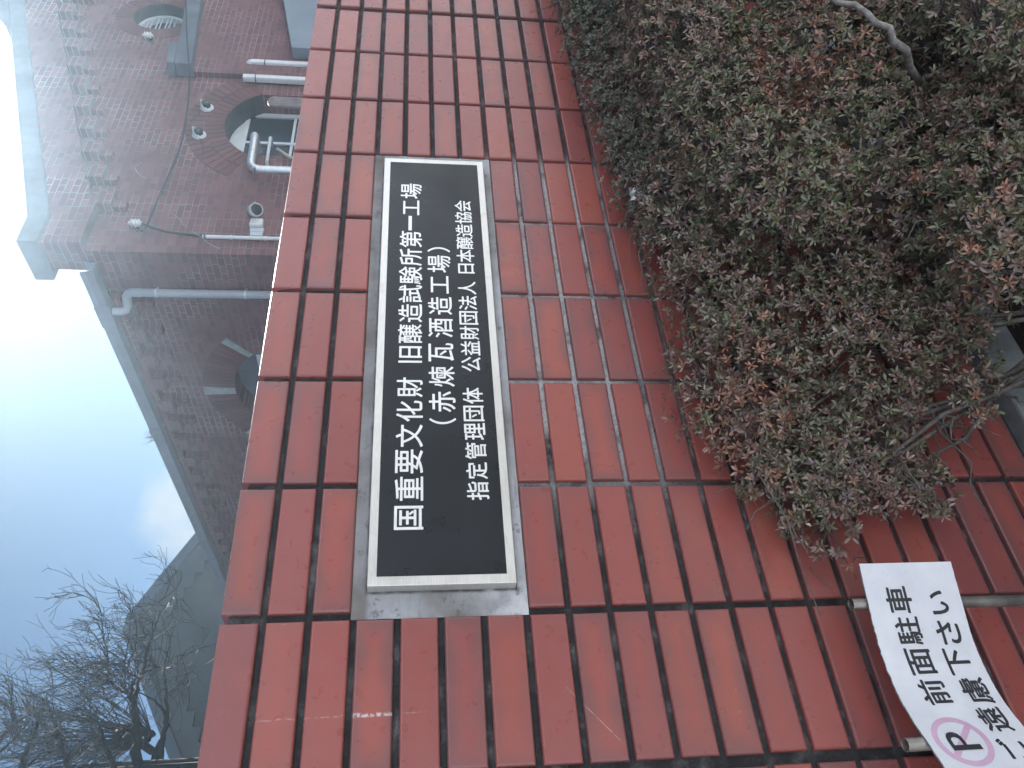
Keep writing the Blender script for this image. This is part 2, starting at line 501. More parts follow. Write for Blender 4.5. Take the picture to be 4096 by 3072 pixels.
# ------------------------------------------------------------------ lettering
def glyph(ch, cache={}):
    if ch not in cache:
        cu = bpy.data.curves.new('glyph', 'FONT'); cu.body = ch; cu.resolution_u = 4
        pass
        ob = bpy.data.objects.new('glyph', cu)
        me = bpy.data.meshes.new_from_object(ob)
        vs = [(v.co.x, v.co.y) for v in me.vertices]; fs = [tuple(p.vertices) for p in me.polygons]
        xs = [p[0] for p in vs]; ys = [p[1] for p in vs]
        bb = (min(xs), max(xs), min(ys), max(ys))
        cache[ch] = (vs, fs, bb)
        bpy.data.objects.remove(ob); bpy.data.curves.remove(cu); bpy.data.meshes.remove(me)
    return cache[ch]


def letters(b, ch, x0, x1, z0, z1, f, keep=None):
    vs, fs, bb = glyph(ch)
    sx = (x1 - x0) / max(bb[1] - bb[0], 1e-6); sz = (z1 - z0) / max(bb[3] - bb[2], 1e-6)
    b.add([f(x0 + (x - bb[0]) * sx, z0 + (y - bb[2]) * sz) for x, y in vs], fs)


plate = thing('nameplate', 'wide black nameplate with white lettering in a steel frame, set in the tiled wall', 'nameplate', (.83, -.01, 1.356))
b = MB(); b.box((px0, -.020, pz0), (px1, .006, pz1)); b.build('steel_frame', M_STEEL, plate, bevel=.0012)
b = MB()
b.add([(.2882, -.0203, 1.2506), (1.3705, -.0203, 1.2506), (1.3705, -.0203, 1.4622), (.2882, -.0203, 1.4622)], [(0, 1, 2, 3)])
b.build('black_panel', M_PANEL, plate)
ROWS = [
    (1.3868, 1.4362, [('国', .371, .4166), ('重', .4262, .4749), ('要', .4815, .5319), ('文', .5371, .5868), ('化', .5937, .6418), ('財', .6502, .6979),
      ('旧', .7348, .7775), ('醸', .7855, .8363), ('造', .8423, .8935), ('試', .8974, .9487), ('験', .9517, 1.0048), ('所', 1.0082, 1.0612), ('第', 1.0656, 1.1195),
      ('一', 1.1222, 1.1716), ('工', 1.1749, 1.2271), ('場', 1.2335, 1.2887)]),
    (1.3248, 1.3752, [('（', .5875, .6015), ('赤', .6151, .6644), ('煉', .6758, .7261), ('瓦', .7386, .7864), ('酒', .8017, .8543), ('造', .8647, .9156), ('工', .9255, .9778),
      ('場', .9888, 1.0427), ('）', 1.053, 1.069)]),
    (1.2718, 1.3108, [('指', .4262, .4633), ('定', .4684, .5037), ('管', .5104, .5461), ('理', .5523, .5901), ('団', .5943, .6304), ('体', .6349, .6739), ('公', .7136, .7515),
      ('益', .7549, .7933), ('財', .7967, .8336), ('団', .8378, .8755), ('法', .8789, .9197), ('人', .924, .9625), ('日', .9878, 1.0182), ('本', 1.0231, 1.0633), ('醸', 1.0652, 1.1057),
      ('造', 1.1065, 1.1483), ('協', 1.1501, 1.1916), ('会', 1.1935, 1.2324)])]
ZFIX = {'一': (1.4096, 1.4176), '工': None}
for z0, z1, chars in ROWS:
    b = MB()
    for ch, a, c in chars:
        q0, q1 = z0, z1
        if ch == '一': q0, q1 = 1.4097, 1.4172
        if ch == '工': q0, q1 = z0 + .006, z1 - .0065
        if ch == '日' or ch == '旧': q0, q1 = z0 + .001, z1 - .002
        for q, (ex, ez) in enumerate(((0, 0), (.0006, 0), (-.0006, 0), (0, .0005), (0, -.0005))):
            letters(b, ch, a + .0005, c - .0005, q0 + .0005, q1 - .0005, lambda x, z: (x + ex, -.0206 - .00004 * q, z + ez))
    b.build('lettering', M_LETTER, plate)

# ------------------------------------------------------------------ no-parking sign on two poles
sign = thing('no_parking_sign', 'bent white no-parking notice with black writing on two thin steel poles', 'sign', (.1, -.1, .1))
SC = np.array([[-.13, -.178], [-.09, -.16], [-.05, -.142], [-.022, -.1295], [.0041, -.1139], [.0436, -.0998], [.0982, -.0945], [.1298, -.0964], [.1817, -.1107], [.2027, -.1137], [.2426, -.124]])
SS = np.r_[0, np.cumsum(np.linalg.norm(np.diff(SC, axis=0), axis=1))]
fine = np.linspace(0, SS[-1], 90)
cxs, cys = np.interp(fine, SS, SC[:, 0]), np.interp(fine, SS, SC[:, 1])
for _ in range(60):                                                    # relax the polyline into a smooth bend
    cxs[1:-1] = .25 * cxs[:-2] + .5 * cxs[1:-1] + .25 * cxs[2:]; cys[1:-1] = .25 * cys[:-2] + .5 * cys[1:-1] + .25 * cys[2:]
def bend(s, z, off=0.0):
    x, y = float(np.interp(s, fine, cxs)), float(np.interp(s, fine, cys))
    e = 2e-3
    tx, ty = np.interp(s + e, fine, cxs) - np.interp(s - e, fine, cxs), np.interp(s + e, fine, cys) - np.interp(s - e, fine, cys)
    ln = math.hypot(tx, ty) or 1
    return (x + ty / ln * off, y - tx / ln * off, z)                   # off > 0 towards the street
SEND = float(SS[-1])
sb = NM('scuffed_white_board')
f1 = sb.noise(14, 6, .65); f2 = sb.noise(120, 5, .7)
cc = sb.ramp(f1, [(.3, (.62, .635, .69)), (.7, (.73, .745, .79))])
cc = sb.mix(sb.range(f2, .66, .74, 0, .7), cc, (.28, .26, .26))
sb.base(cc).set(Roughness=.5).bump(sb.noise(40, 4), .08, .004)
edge = plain('ragged_board_edge', (.32, .38, .38), .8, 0, .3, 90, .8)
b = MB(); n = 80; vs = []; fs = []
rs = random.Random(5)
for i in range(n + 1):
    s = SEND * i / n
    zt = .700 + rs.uniform(-.0004, .0004) - (.0008 if 40 < i < 66 and rs.random() < .5 else 0); zb = .5425 + rs.uniform(-.0003, .0003)
    vs += [bend(s, zb, .0015), bend(s, zt, .0015), bend(s, zt, -.0015), bend(s, zb, -.0015)]
for i in range(n):
    q = 4 * i
    fs += [(q, q + 4, q + 5, q + 1), (q + 2, q + 6, q + 7, q + 3)]
b.add(vs, fs, 0)
b.add(vs, [(4 * i + 1, 4 * i + 5, 4 * i + 6, 4 * i + 2) for i in range(n)] + [(4 * i, 4 * i + 3, 4 * i + 7, 4 * i + 4) for i in range(n)] + [(0, 1, 2, 3), (4 * n, 4 * n + 1, 4 * n + 2, 4 * n + 3)], 1)
b.build('board', [sb.m, edge], sign)
ink = NM('worn_black_lettering')
ink.base(ink.mix(ink.range(ink.noise(160, 5, .7), .60, .74), (.028, .031, .036), (.20, .20, .21))).set(Roughness=.5)
def sgn(s, z): return bend(s, z, .0018)
def refine(b, maxlen=.007):
    """split long faces so that they follow the bend"""
    bm = bmesh.new()
    me = bpy.data.meshes.new('tmp'); me.from_pydata(b.v, [], b.f); bm.from_mesh(me)
    for _ in range(3):
        es = [e for e in bm.edges if e.calc_length() > maxlen]
        if not es: break
        bmesh.ops.triangulate(bm, faces=bm.faces)
        es = [e for e in bm.edges if e.calc_length() > maxlen]
        bmesh.ops.subdivide_edges(bm, edges=es, cuts=1)
    bmesh.ops.triangulate(bm, faces=bm.faces)
    r = MB(); bm.verts.ensure_lookup_table()
    r.add([tuple(v.co) for v in bm.verts], [tuple(v.index for v in f.verts) for f in bm.faces])
    bm.free(); bpy.data.meshes.remove(me); return r
flat = lambda s, z: (s, 0, z)
def onto(b, mat, name, off=.0018):
    r = refine(b); r.v = [bend(x, z, off + .00005 * round(y)) for x, y, z in r.v]; return r.build(name, mat, sign)
for row in ([('前', .1935, .6425, .041, .043), ('面', .2415, .642, .042, .042), ('駐', .2885, .6448, .043, .042), ('車', .336, .648, .042, .0435)],
            [('ご', .0955, .583, .036, .038), ('遠', .1450, .579, .043, .042), ('慮', .1930, .577, .043, .0425), ('下', .2390, .581, .042, .039), ('さ', .2838, .580, .037, .040), ('い', .3300, .5818, .037, .029)]):
    b = MB()
    for ch, s, z, wd, hg in row:
        e = .0009
        for q, (ex, ez) in enumerate(((0, 0), (e, 0), (-e, 0), (0, e * .8), (0, -e * .8), (e * .7, e * .7), (-e * .7, -e * .7))):
            letters(b, ch, s - wd / 2 + e, s + wd / 2 - e, z - hg / 2 + e, z + hg / 2 - e, lambda x, z_: (x + ex, q, z_ + ez))
    onto(b, ink.m, 'lettering')
# prohibition ring with its bar, then the P over it
pink = plain('faded_pink_print', (.62, .40, .56), .5, 0, .08, 30, 0)
b = MB(); cx0, cz0, R0, R1 = .1125, .6490, .0400, .0318
vs = []; fs = []
for k in range(48):
    a = 2 * PI * k / 48
    vs += [(cx0 + R0 * math.cos(a), 0, cz0 + R0 * math.sin(a)), (cx0 + R1 * math.cos(a), 0, cz0 + R1 * math.sin(a))]
for k in range(48): j = (k + 1) % 48; fs.append((2 * k, 2 * j, 2 * j + 1, 2 * k + 1))
b.add(vs, fs)
u, v = Vector((.7071, 0, -.7071)), Vector((.7071, 0, .7071))
c0 = Vector((cx0, 0, cz0)); rr = R1 - .0002; hw = .0042
b.add([c0 - u * rr - v * hw, c0 + u * rr - v * hw, c0 + u * rr + v * hw, c0 - u * rr + v * hw], [(0, 1, 2, 3)])
onto(b, pink, 'prohibition_ring', .0018)
b = MB()
for q, ex in enumerate((0, .0009, -.0009)): letters(b, 'P', .0985, .1265, .6275, .6705, lambda x, z_: (x + ex, q, z_))
onto(b, ink.m, 'lettering', .0023)
for top, bot in (((.1872, -.0985, .7215), (.197, -.055, .02)), ((-.0253, -.1190, .7262), (-.012, -.085, .02))):
    top, bot = Vector(top), Vector(bot)
    ax = (top - bot).normalized()
    mt = Matrix.Translation(bot) @ ax.to_track_quat('Z', 'Y').to_matrix().to_4x4()
    ln = (top - bot).length
    b = MB(); b.lathe([(.0092, 0), (.0092, ln * .5), (.0092, ln - .0006), (.0088, ln), (.0078, ln), (.0074, ln - .001), (.0074, ln - .05), (0.0, ln - .05)], mt, 24)
    b.build('pole', M_POLE, sign, smooth=True, sharp=40)

# ------------------------------------------------------------------ azaleas
LOBES = {
    'near': [(.36, -.06, .70, .085, .03, .075), (.47, -.07, .70, .13, .05, .12), (.42, -.06, .48, .07, .03, .06), (.62, -.08, .86, .14, .05, .07), (.40, -.06, .73, .10, .035, .07), (.50, -.065, .80, .13, .045, .06), (.44, -.06, .57, .08, .035, .06), (.56, -.075, .665, .205, .055, .115), (.70, -.10, .76, .23, .075, .12), (.88, -.12, .80, .24, .09, .13), (.50, -.07, .56, .15, .05, .10), (.72, -.13, .54, .24, .085, .14),
             (.92, -.16, .58, .24, .11, .17), (.70, -.13, .37, .20, .08, .10), (.88, -.18, .36, .22, .11, .13), (1.05, -.14, .84, .20, .10, .09)],
    'mid': [(.98, -.44, .28, .20, .09, .14), (1.20, -.48, .24, .20, .09, .13), (.80, -.42, .38, .16, .08, .12), (1.42, -.46, .20, .2, .1, .12), (.66, -.40, .44, .13, .07, .10), (1.10, -.58, .36, .2, .08, .12), (1.65, -.42, .15, .2, .1, .1), (.98, -.30, .70, .19, .12, .18), (1.20, -.28, .76, .22, .14, .16), (1.42, -.32, .80, .22, .14, .16), (1.66, -.36, .83, .24, .15, .15), (1.95, -.38, .84, .26, .16, .15),
            (1.10, -.34, .48, .20, .12, .18), (1.34, -.36, .52, .22, .13, .2), (1.58, -.42, .54, .22, .13, .2), (.92, -.30, .42, .15, .09, .14), (1.15, -.24, .26, .25, .12, .12), (1.90, -.46, .56, .24, .14, .2),
            (1.42, -.48, .36, .22, .12, .16), (1.05, -.42, .30, .14, .08, .12), (1.70, -.52, .34, .22, .1, .16)],
    'far': [(1.22, -.075, .855, .22, .06, .10), (1.42, -.09, .865, .22, .07, .10), (1.62, -.09, .88, .22, .075, .11), (1.85, -.10, .905, .24, .08, .10), (2.10, -.12, .91, .26, .09, .10), (2.40, -.14, .92, .28, .1, .10),
            (1.25, -.12, .68, .22, .08, .14), (1.55, -.13, .68, .24, .09, .15), (1.90, -.16, .72, .26, .1, .15), (2.3, -.2, .72, .3, .12, .16), (2.7, -.2, .80, .3, .14, .18), (3.1, -.22, .78, .32, .15, .2), (2.6, -.4, .66, .4, .16, .26), (3.2, -.4, .6, .36, .16, .3)],
}
PAL = {
    'near': [((.190, .112, .098), 6), ((.150, .098, .098), 4), ((.120, .108, .066), 3), ((.088, .098, .052), 2), ((.165, .122, .098), 3), ((.27, .120, .085), .6)],
    'mid': [((.178, .105, .088), 5), ((.150, .098, .094), 4), ((.122, .114, .062), 5), ((.084, .104, .050), 4), ((.150, .124, .080), 3), ((.27, .115, .080), .6)],
    'far': [((.088, .108, .074), 6), ((.108, .116, .086), 5), ((.080, .098, .076), 4), ((.145, .118, .100), 2), ((.17, .112, .096), 1.5)],
}


def shrub(key, label, root, density, seed, leafscale=1.0):
    rg = np.random.default_rng(seed)
    lobes = LOBES[key]; pal = [p[0] for p in PAL[key]]; wt = np.array([p[1] for p in PAL[key]], float); wt /= wt.sum()
    t = thing('azalea_shrub', label, 'shrub', root, 'clipped azaleas along the foot of the tiled wall')
    P = []; Nn = []; Kd = []
    for (cx, cy, cz, rx, ry, rz) in lobes:
        area = 4 * PI * ((((rx * ry) ** 1.6 + (rx * rz) ** 1.6 + (ry * rz) ** 1.6) / 3) ** (1 / 1.6))
        n = int(area * density)
        d = rg.normal(size=(n, 3)); d /= np.linalg.norm(d, axis=1)[:, None]
        d[:, 1] = np.where(rg.random(n) < .72, -np.abs(d[:, 1]), d[:, 1])
        rad = 1 - np.abs(rg.normal(0, .22, n)) + (rg.random(n) < .07) * rg.uniform(0, .28, n)
        # clumping: let dense and thin patches form
        p = np.array([cx, cy, cz]) + d * np.array([rx, ry, rz]) * rad[:, None]
        cl_ = np.sin(p[:, 0] * 31 + p[:, 2] * 17 + seed) * np.sin(p[:, 2] * 37 - p[:, 1] * 29 + 1.7) + .5 * np.sin(p[:, 0] * 71 - p[:, 2] * 53)
        keep = (p[:, 1] < -.010) & (p[:, 2] > .10) & (cl_ + rg.normal(0, .5, n) > -.75)
        nn = d / np.array([rx, ry, rz]); nn /= np.linalg.norm(nn, axis=1)[:, None]
        P.append(p[keep]); Nn.append(nn[keep])
    P = np.concatenate(P); Nn = np.concatenate(Nn)
    # drop rosettes buried deep inside other lobes
    deep = np.full(len(P), 9.0)
    for (cx, cy, cz, rx, ry, rz) in lobes:
        q = np.linalg.norm((P - [cx, cy, cz]) / [rx, ry, rz], axis=1); deep = np.minimum(deep, q)
    k = (deep > .50) | (rg.random(len(P)) < .35)
    P, Nn = P[k], Nn[k]
    ax = Nn + np.array([0, -.25, .55]) + rg.normal(0, .38, P.shape); ax /= np.linalg.norm(ax, axis=1)[:, None]
    e1 = np.cross(ax, np.array([.3, .9, .2])); e1 /= np.linalg.norm(e1, axis=1)[:, None]; e2 = np.cross(ax, e1)
    nr = len(P)
    # colour: patches of one tint with single strays
    pat = np.floor(((np.sin(P[:, 0] * 9 + P[:, 2] * 6 + seed) + np.sin(P[:, 2] * 13 - P[:, 1] * 11 + 2)) * .25 + .5 + rg.normal(0, .13, nr)) * 0.999 * len(pal)).clip(0, len(pal) - 1).astype(int)
    stray = rg.random(nr) < .55
    ci = np.where(stray, rg.choice(len(pal), nr, p=wt), pat)
    basecol = np.array(pal)[ci] * rg.uniform(.75, 1.3, (nr, 1))
    basecol = (basecol * 1.0 + .20 * np.array([.112, .106, .086])) * np.array([.95, 1.0, .96])
    V = []; F = []; Cc = []; nv = 0
    for j in range(8):
        on = np.where(rg.random(nr) < (1.0 if j < 5 else .55))[0]
        m = len(on)
        inner = j >= 5
        phi = j * 2 * PI / 5 + rg.normal(0, .25, m) + (0.6 if inner else 0)
        th = rg.normal(.55 if inner else 1.12, .2, m)
        ln = (rg.uniform(.0105, .0190, m) * (.7 if inner else 1.0)) * leafscale
        wd = ln * rg.uniform(.27, .37, m)
        a, b1, b2 = ax[on], e1[on], e2[on]
        rad_ = b1 * np.cos(phi)[:, None] + b2 * np.sin(phi)[:, None]
        d = a * np.cos(th)[:, None] + rad_ * np.sin(th)[:, None]
        nrm = a * np.sin(th)[:, None] - rad_ * np.cos(th)[:, None]
        sd = np.cross(d, nrm)
        tw = rg.normal(0, .25, m)[:, None]; sd, nrm = sd * np.cos(tw) + nrm * np.sin(tw), nrm * np.cos(tw) - sd * np.sin(tw)
        o0 = P[on] + a * .001
        droop = rg.uniform(-.02, .16, m)[:, None] * ln[:, None]
        def pt(u, s, dz): return o0 + d * (ln[:, None] * u) + sd * (wd[:, None] * s * .5) + nrm * (wd[:, None] * dz) - nrm * droop * u * u
        pts = np.stack([pt(.04, 0, 0), pt(.38, -.82, .12), pt(.38, 0, 0), pt(.38, .82, .12), pt(.70, -.92, .12), pt(.70, 0, 0), pt(.70, .92, .12), pt(1, 0, .03)], 1)
        V.append(pts.reshape(-1, 3))
        base_f = np.array([[0, 2, 1, 1], [0, 3, 2, 2], [1, 2, 5, 4], [2, 3, 6, 5], [4, 5, 7, 7], [5, 6, 7, 7]])
        F.append((np.arange(m)[:, None, None] * 8 + base_f[None] + nv).reshape(-1, 4)); nv += m * 8
        lc = basecol[on] * rg.uniform(.8, 1.25, (m, 1))
        if inner: lc = lc * np.array([1.25, 1.0, .8])
        old = rg.random(m) < .010
        lc[old] = np.array([.24, .10, .07]); dead = rg.random(m) < .004; lc[dead] = np.array([.42, .36, .28])
        Cc.append(np.repeat(lc, 8, 0))
    V = np.concatenate(V); F = np.concatenate(F); Cc = np.concatenate(Cc)
    faces = [tuple(f[:3]) if f[2] == f[3] else tuple(f) for f in F.tolist()]
    me = bpy.data.meshes.new('foliage'); me.from_pydata((V - np.array(root)).tolist(), [], faces)
    ca = me.attributes.new('col', 'FLOAT_COLOR', 'POINT')
    ca.data.foreach_set('color', np.c_[Cc, np.ones(len(Cc))].astype(np.float32).ravel())
    me.materials.append(M_LEAF)
    me.polygons.foreach_set('use_smooth', [True] * len(me.polygons))
    o = bpy.data.objects.new('foliage', me); COL.objects.link(o); o.parent = t
    # stems: limbs from the root to the lobes, then twigs out to the rosettes
    b = MB(); rp = random.Random(seed)
    for (cx, cy, cz, rx, ry, rz) in lobes:
        st = Vector((root[0] + (cx - root[0]) * .45 + rp.uniform(-.06, .06), root[1] + rp.uniform(-.05, .05), .06)); en = Vector((cx, cy, cz))
        pts = [st]
        for q in range(1, 7):
            f = q / 6
            pts.append(st.lerp(en, f) + Vector((rp.uniform(-.02, .02), rp.uniform(-.014, .014), .05 * math.sin(f * PI) + rp.uniform(-.014, .014))))
        b.tube(pts, [.0058 - .0005 * q for q in range(7)], 7)
        for _ in range(7):                                             # forks
            p0 = Vector(pts[rp.randint(3, 6)]); dv = Vector((rp.gauss(0, 1) * rx, rp.gauss(0, .8) * ry, rp.gauss(.2, .8) * rz)) * .8
            p2 = p0 + dv; p2.y = min(p2.y, -.012)
            fk = [p0]
            for q in range(1, 7):
                fk.append(p0.lerp(p2, q / 6) + Vector((rp.gauss(0, .009), rp.gauss(0, .006), rp.gauss(.006, .009))) * (1 if q < 6 else .3))
            b.tube(fk, [.0026, .0024, .0021, .0018, .0015, .0012, .0009], 5, False)
    cen = np.array([l[:3] for l in lobes]); rad3 = np.array([l[3:] for l in lobes])
    for i in np.where(rg.random(nr) < .30)[0]:
        p = Vector(P[i].tolist()); j = int(np.argmin(np.linalg.norm((P[i] - cen) / rad3, axis=1)))
        back = (Vector(cen[j].tolist()) - p).normalized() * rp.uniform(.03, .075) - Vector(ax[i].tolist()) * .02
        b.tube([p, p + back * .5 + Vector((rp.uniform(-.005, .005), rp.uniform(-.005, .005), rp.uniform(-.006, .002))), p + back], [.0006, .0009, .0012], 3, False)
    b.build('branches', M_STEM, t, smooth=True)
    return t


shrub('near', 'sparse bronze-leaved azalea reaching over the tiles towards the bent white sign', (.95, -.17, .09), 2500, 11, .95)
mid = shrub('mid', 'dense bronze and olive azalea with a bare grey limb, farthest out from the wall', (1.45, -.38, .09), 2500, 12, .98)
shrub('far', 'grey-green small-leaved azalea pressed against the far end of the tiled wall', (2.0, -.16, .09), 3300, 13, .80)
b = MB(); pts = [at(*q) for q in ((3250, -60, -.62), (3350, 12, -.63), (3420, 18, -.635), (3470, 55, -.64), (3500, 92, -.645), (3560, 112, -.64), (3572, 165, -.63), (3625, 200, -.60), (3640, 270, -.55), (3680, 330, -.47))]
b.tube(pts, [.0038, .0046, .005, .0055, .0058, .006, .0062, .0065, .0066, .0066], 9)
b.tube([pts[1], pts[1] + Vector((.05, -.02, .05)), pts[1] + Vector((.10, -.01, .07))], [.004, .003, .002], 6)
b.tube([pts[0], pts[0] + Vector((.02, .03, .06)), pts[0] + Vector((.06, .06, .09))], [.004, .003, .002], 6)
pale = plain('pale_grey_bark', (.30, .28, .26), .9, 0, .3, 70, .6)
b.build('bare_limb', pale, mid, smooth=True)

# scrap of plastic caught in the leaves
b = MB(); rs = random.Random(21); c = Vector((1.17, -.105, .895)); g = 7; vs = []; fs = []
for i in range(g):
    for j in range(g):
        vs.append(c + Vector(((i - 3) * .007 + rs.uniform(-.003, .003), rs.uniform(-.009, .009), (j - 3) * .0065 + rs.uniform(-.003, .003))))
for i in range(g - 1):
    for j in range(g - 1): fs.append((i * g + j, i * g + j + 1, (i + 1) * g + j + 1, (i + 1) * g + j))
b.add(vs, fs); o = b.build('plastic_scrap', M_LITTER)
o.modifiers.new('solid', 'SOLIDIFY').thickness = .0008
tag(o, 'crumpled scrap of white plastic caught among the grey-green azalea leaves', 'litter')

# ------------------------------------------------------------------ brick building
YG, XC, XM = 5.0, 6.39, 11.36
bld = thing('brick_building', 'old red-brick building with stepped corbels, pale raking coping and a long eaves gutter', 'building', (11.3, 12, 0))


def holed(b, outer, holes, P):
    """flat polygon with holes, triangulated; P maps (u, v) to a point"""
    bm = bmesh.new()
    for loop in [outer] + holes:
        vs = [bm.verts.new(P(u, v)) for u, v in loop]
        for i in range(len(vs)): bm.edges.new((vs[i], vs[(i + 1) % len(vs)]))
    bmesh.ops.triangle_fill(bm, use_beauty=True, edges=bm.edges[:])
    bm.verts.ensure_lookup_table()
    for i, v in enumerate(bm.verts): v.index = i
    b.add([tuple(v.co) for v in bm.verts], [tuple(v.index for v in f.verts) for f in bm.faces]); bm.free()


def arch(c, hw, zs, rise, zb, n=18):
    """segmental arch outline, from the lower left round to the lower right"""
    R = (hw * hw + rise * rise) / (2 * rise); a0 = math.asin(min(1, hw / R)); zc = zs + rise - R
    top = [(c + R * math.sin(a), zc + R * math.cos(a)) for a in [-a0 + 2 * a0 * i / n for i in range(n + 1)]]
    return [(c - hw, zb)] + top + [(c + hw, zb)], R, a0, zc


RAKE = .343
def rake(x): return 5.32 + RAKE * (min(x, 2 * XM - x) - 6.84) if min(x, 2 * XM - x) > 6.84 else 5.32
circ = [(11.335 + .36 * math.cos(2 * PI * i / 40), 5.06 + .36 * math.sin(2 * PI * i / 40)) for i in range(40)]
arc_f, Rf, af, zcf = arch(8.825, .655, 3.42, .375, 1.2)
outer = [(XC, -.1), (XC, 5.33), (6.84, 5.33), (XM, rake(XM)), (2 * XM - 6.84, 5.33), (2 * XM - XC, 5.33), (2 * XM - XC, -.1)]
b = MB(); holed(b, outer, [circ, arc_f], lambda x, z: (x, YG, z))
# reveals
b.build('gable_wall', M_BRX, bld)
n = len(arc_f)
b = MB(); b.add([(x, YG, z) for x, z in arc_f] + [(x, YG + .36, z) for x, z in arc_f], [(i, (i + 1) % n, (i + 1) % n + n, i + n) for i in (0, n - 2)]); b.build('window_reveal', M_BRY, bld)
M_CEM = plain('dark_cement_reveal', (.075, .078, .082), .9, 0, .15, 6, .2)
crv = arc_f[1:-1]; m_ = len(crv)
b = MB(); b.add([(x, YG, z) for x, z in crv] + [(x, YG + .36, z) for x, z in crv], [(i, i + 1, i + 1 + m_, i + m_) for i in range(m_ - 1)]); b.build('window_soffit', M_CEM, bld)
n = len(circ)
b = MB(); b.add([(x, YG, z) for x, z in circ] + [(x, YG + .34, z) for x, z in circ], [(i, (i + 1) % n, (i + 1) % n + n, i + n) for i in range(n)]); b.build('window_reveal', M_CEM, bld)
arc_s, Rs, as_, zcs = arch(7.50, .74, 3.43, .32, 1.2)
b = MB(); holed(b, [(5.56, -.1), (5.56, 5.0), (13.4, 5.0), (13.4, -.1)], [arc_s], lambda y, z: (XC + .05, y, z))
n = len(arc_s)
b.add([(XC + .05, y, z) for y, z in arc_s] + [(XC + .40, y, z) for y, z in arc_s], [(i, (i + 1) % n, (i + 1) % n + n, i + n) for i in range(n)])
b.add([(XC, YG, -.1), (XC, 5.56, -.1), (XC, 5.56, 4.93), (XC, 5.285, 4.93), (XC, 5.285, 5.33), (XC, YG, 5.33)], [(0, 1, 2, 3, 4, 5)])
b.add([(XC, 5.56, -.1), (XC + .05, 5.56, -.1), (XC + .05, 5.56, 4.93), (XC, 5.56, 4.93)], [(0, 1, 2, 3)])
b.add([(XC, 5.285, 4.93), (XC + 3, 5.285, 6.0), (XC + 3, 5.285, 6.1), (XC, 5.285, 5.33)], [(0, 1, 2, 3)])
b.build('side_wall', M_BRY, bld)

# raised corbelled field under the coping and its stepped teeth
b = MB()
fld = [(XC - .005, 5.33), (XC - .005, 4.98), (7.15, 4.98), (7.45, 5.09)]
x = 7.45
while x < XM: fld.append((x, rake(x) - .42)); x += .45
fld += [(XM, rake(XM) - .42), (XM, rake(XM) - .005), (6.84, 5.325)]
b.prism(fld, 'y', YG - .12, YG - .001)
b.prism([(2 * XM - u, v) for u, v in fld[3:]][::-1], 'y', YG - .121, YG - .001)
b.box((XC - .02, YG - .135, 4.90), (7.22, YG - .002, 4.978))
b.build('corbel_field', M_BRX, bld)
tooth = MB(); tooth.box((0, -.125, -.16), (.23, -.002, .02)); tooth.box((.012, -.07, -.30), (.125, -.003, -.162))
tm = tooth.build('corbel', M_BRX, bld); tm.location = (7.02 - 11.3, YG - 12, 4.90)
tm.data.transform(Matrix.Translation(Vector((11.3, 12, 0))))
def copy_part(o, loc, rot=0):
    c = o.copy(); COL.objects.link(c); c.parent = o.parent; c.location = loc; c.rotation_euler = (0, 0, rot); return c
for i in range(17):
    x = 7.48 + .45 * i
    if abs(x - XM) < 6.4 and x < 15.3: copy_part(tm, (x - 11.3, YG - 12, min(rake(x), rake(x + .2)) - .44))
# frieze along the side wall
b = MB(); b.box((XC - .08, 5.66, 4.70), (XC + .049, 13.4, 4.84)); b.box((XC - .13, 5.66, 4.842), (XC + .048, 13.4, 4.96))
b.build('string_course', M_BRY, bld)
ts = MB(); ts.box((XC - .079, 0, 4.56), (XC + .047, .235, 4.698)); ts.box((XC - .035, .015, 4.385), (XC + .046, .128, 4.558))
t0 = ts.build('corbel', M_BRY, bld); t0.location.y = 5.72 - 12; t0.data.transform(Matrix.Translation(Vector((0, 12, 0))))
for i in range(1, 17): copy_part(t0, (0, 5.72 - 12 + .465 * i, 0))


# coping: level kneeler, then the rake, with a raised apex block
b = MB()
cp = [(XC - .05, 5.315), (6.80, 5.315), (XM, rake(XM) - .005), (XM, rake(XM) + .205), (6.74, 5.52), (XC - .05, 5.52)]
b.prism(cp, 'y', YG - .16, 5.41)
b.prism([(2 * XM - u, v) for u, v in cp][::-1], 'y', YG - .159, 5.409)
b.build('coping', M_CONC, bld, bevel=.012)
b = MB(); b.prism([(10.72, rake(10.72) + .206), (10.76, rake(10.76) + .30), (XM, rake(XM) + .52), (11.96, rake(11.96) + .30), (12.0, rake(12.0) + .206), (XM, rake(XM) + .206)], 'y', YG - .03, 5.36)
b.build('apex_block', M_CONC, bld, bevel=.012)


def ring(name, c, zc, r0, r1, a0, a1, n, axis, plane, back):
    """voussoirs: separate wedge bricks standing 6 mm proud"""
    b = MB()
    for i in range(n):
        g = (a1 - a0) / n; s, e = a0 + g * (i + .06), a0 + g * (i + .94)
        q = [(c + r0 * math.sin(s), zc + r0 * math.cos(s)), (c + r1 * math.sin(s), zc + r1 * math.cos(s)), (c + r1 * math.sin(e), zc + r1 * math.cos(e)), (c + r0 * math.sin(e), zc + r0 * math.cos(e))]
        b.prism(q, axis, plane, back)
    return b.build(name, M_RING, bld)
ring('voussoirs', 11.335, 5.06, .362, .60, 0, 2 * PI, 44, 'y', YG - .006, YG + .02)
ring('voussoirs', 8.825, zcf, Rf + .002, Rf + .235, -af * 1.04, af * 1.04, 22, 'y', YG - .006, YG + .02)
ring('voussoirs', 8.825, zcf, Rf + .245, Rf + .47, -af * 1.04, af * 1.04, 24, 'y', YG - .006, YG + .02)
ring('voussoirs', 7.50, zcs, Rs + .002, Rs + .40, -as_ * 1.02, as_ * 1.02, 26, 'x', XC + .044, XC + .07)
b = MB()
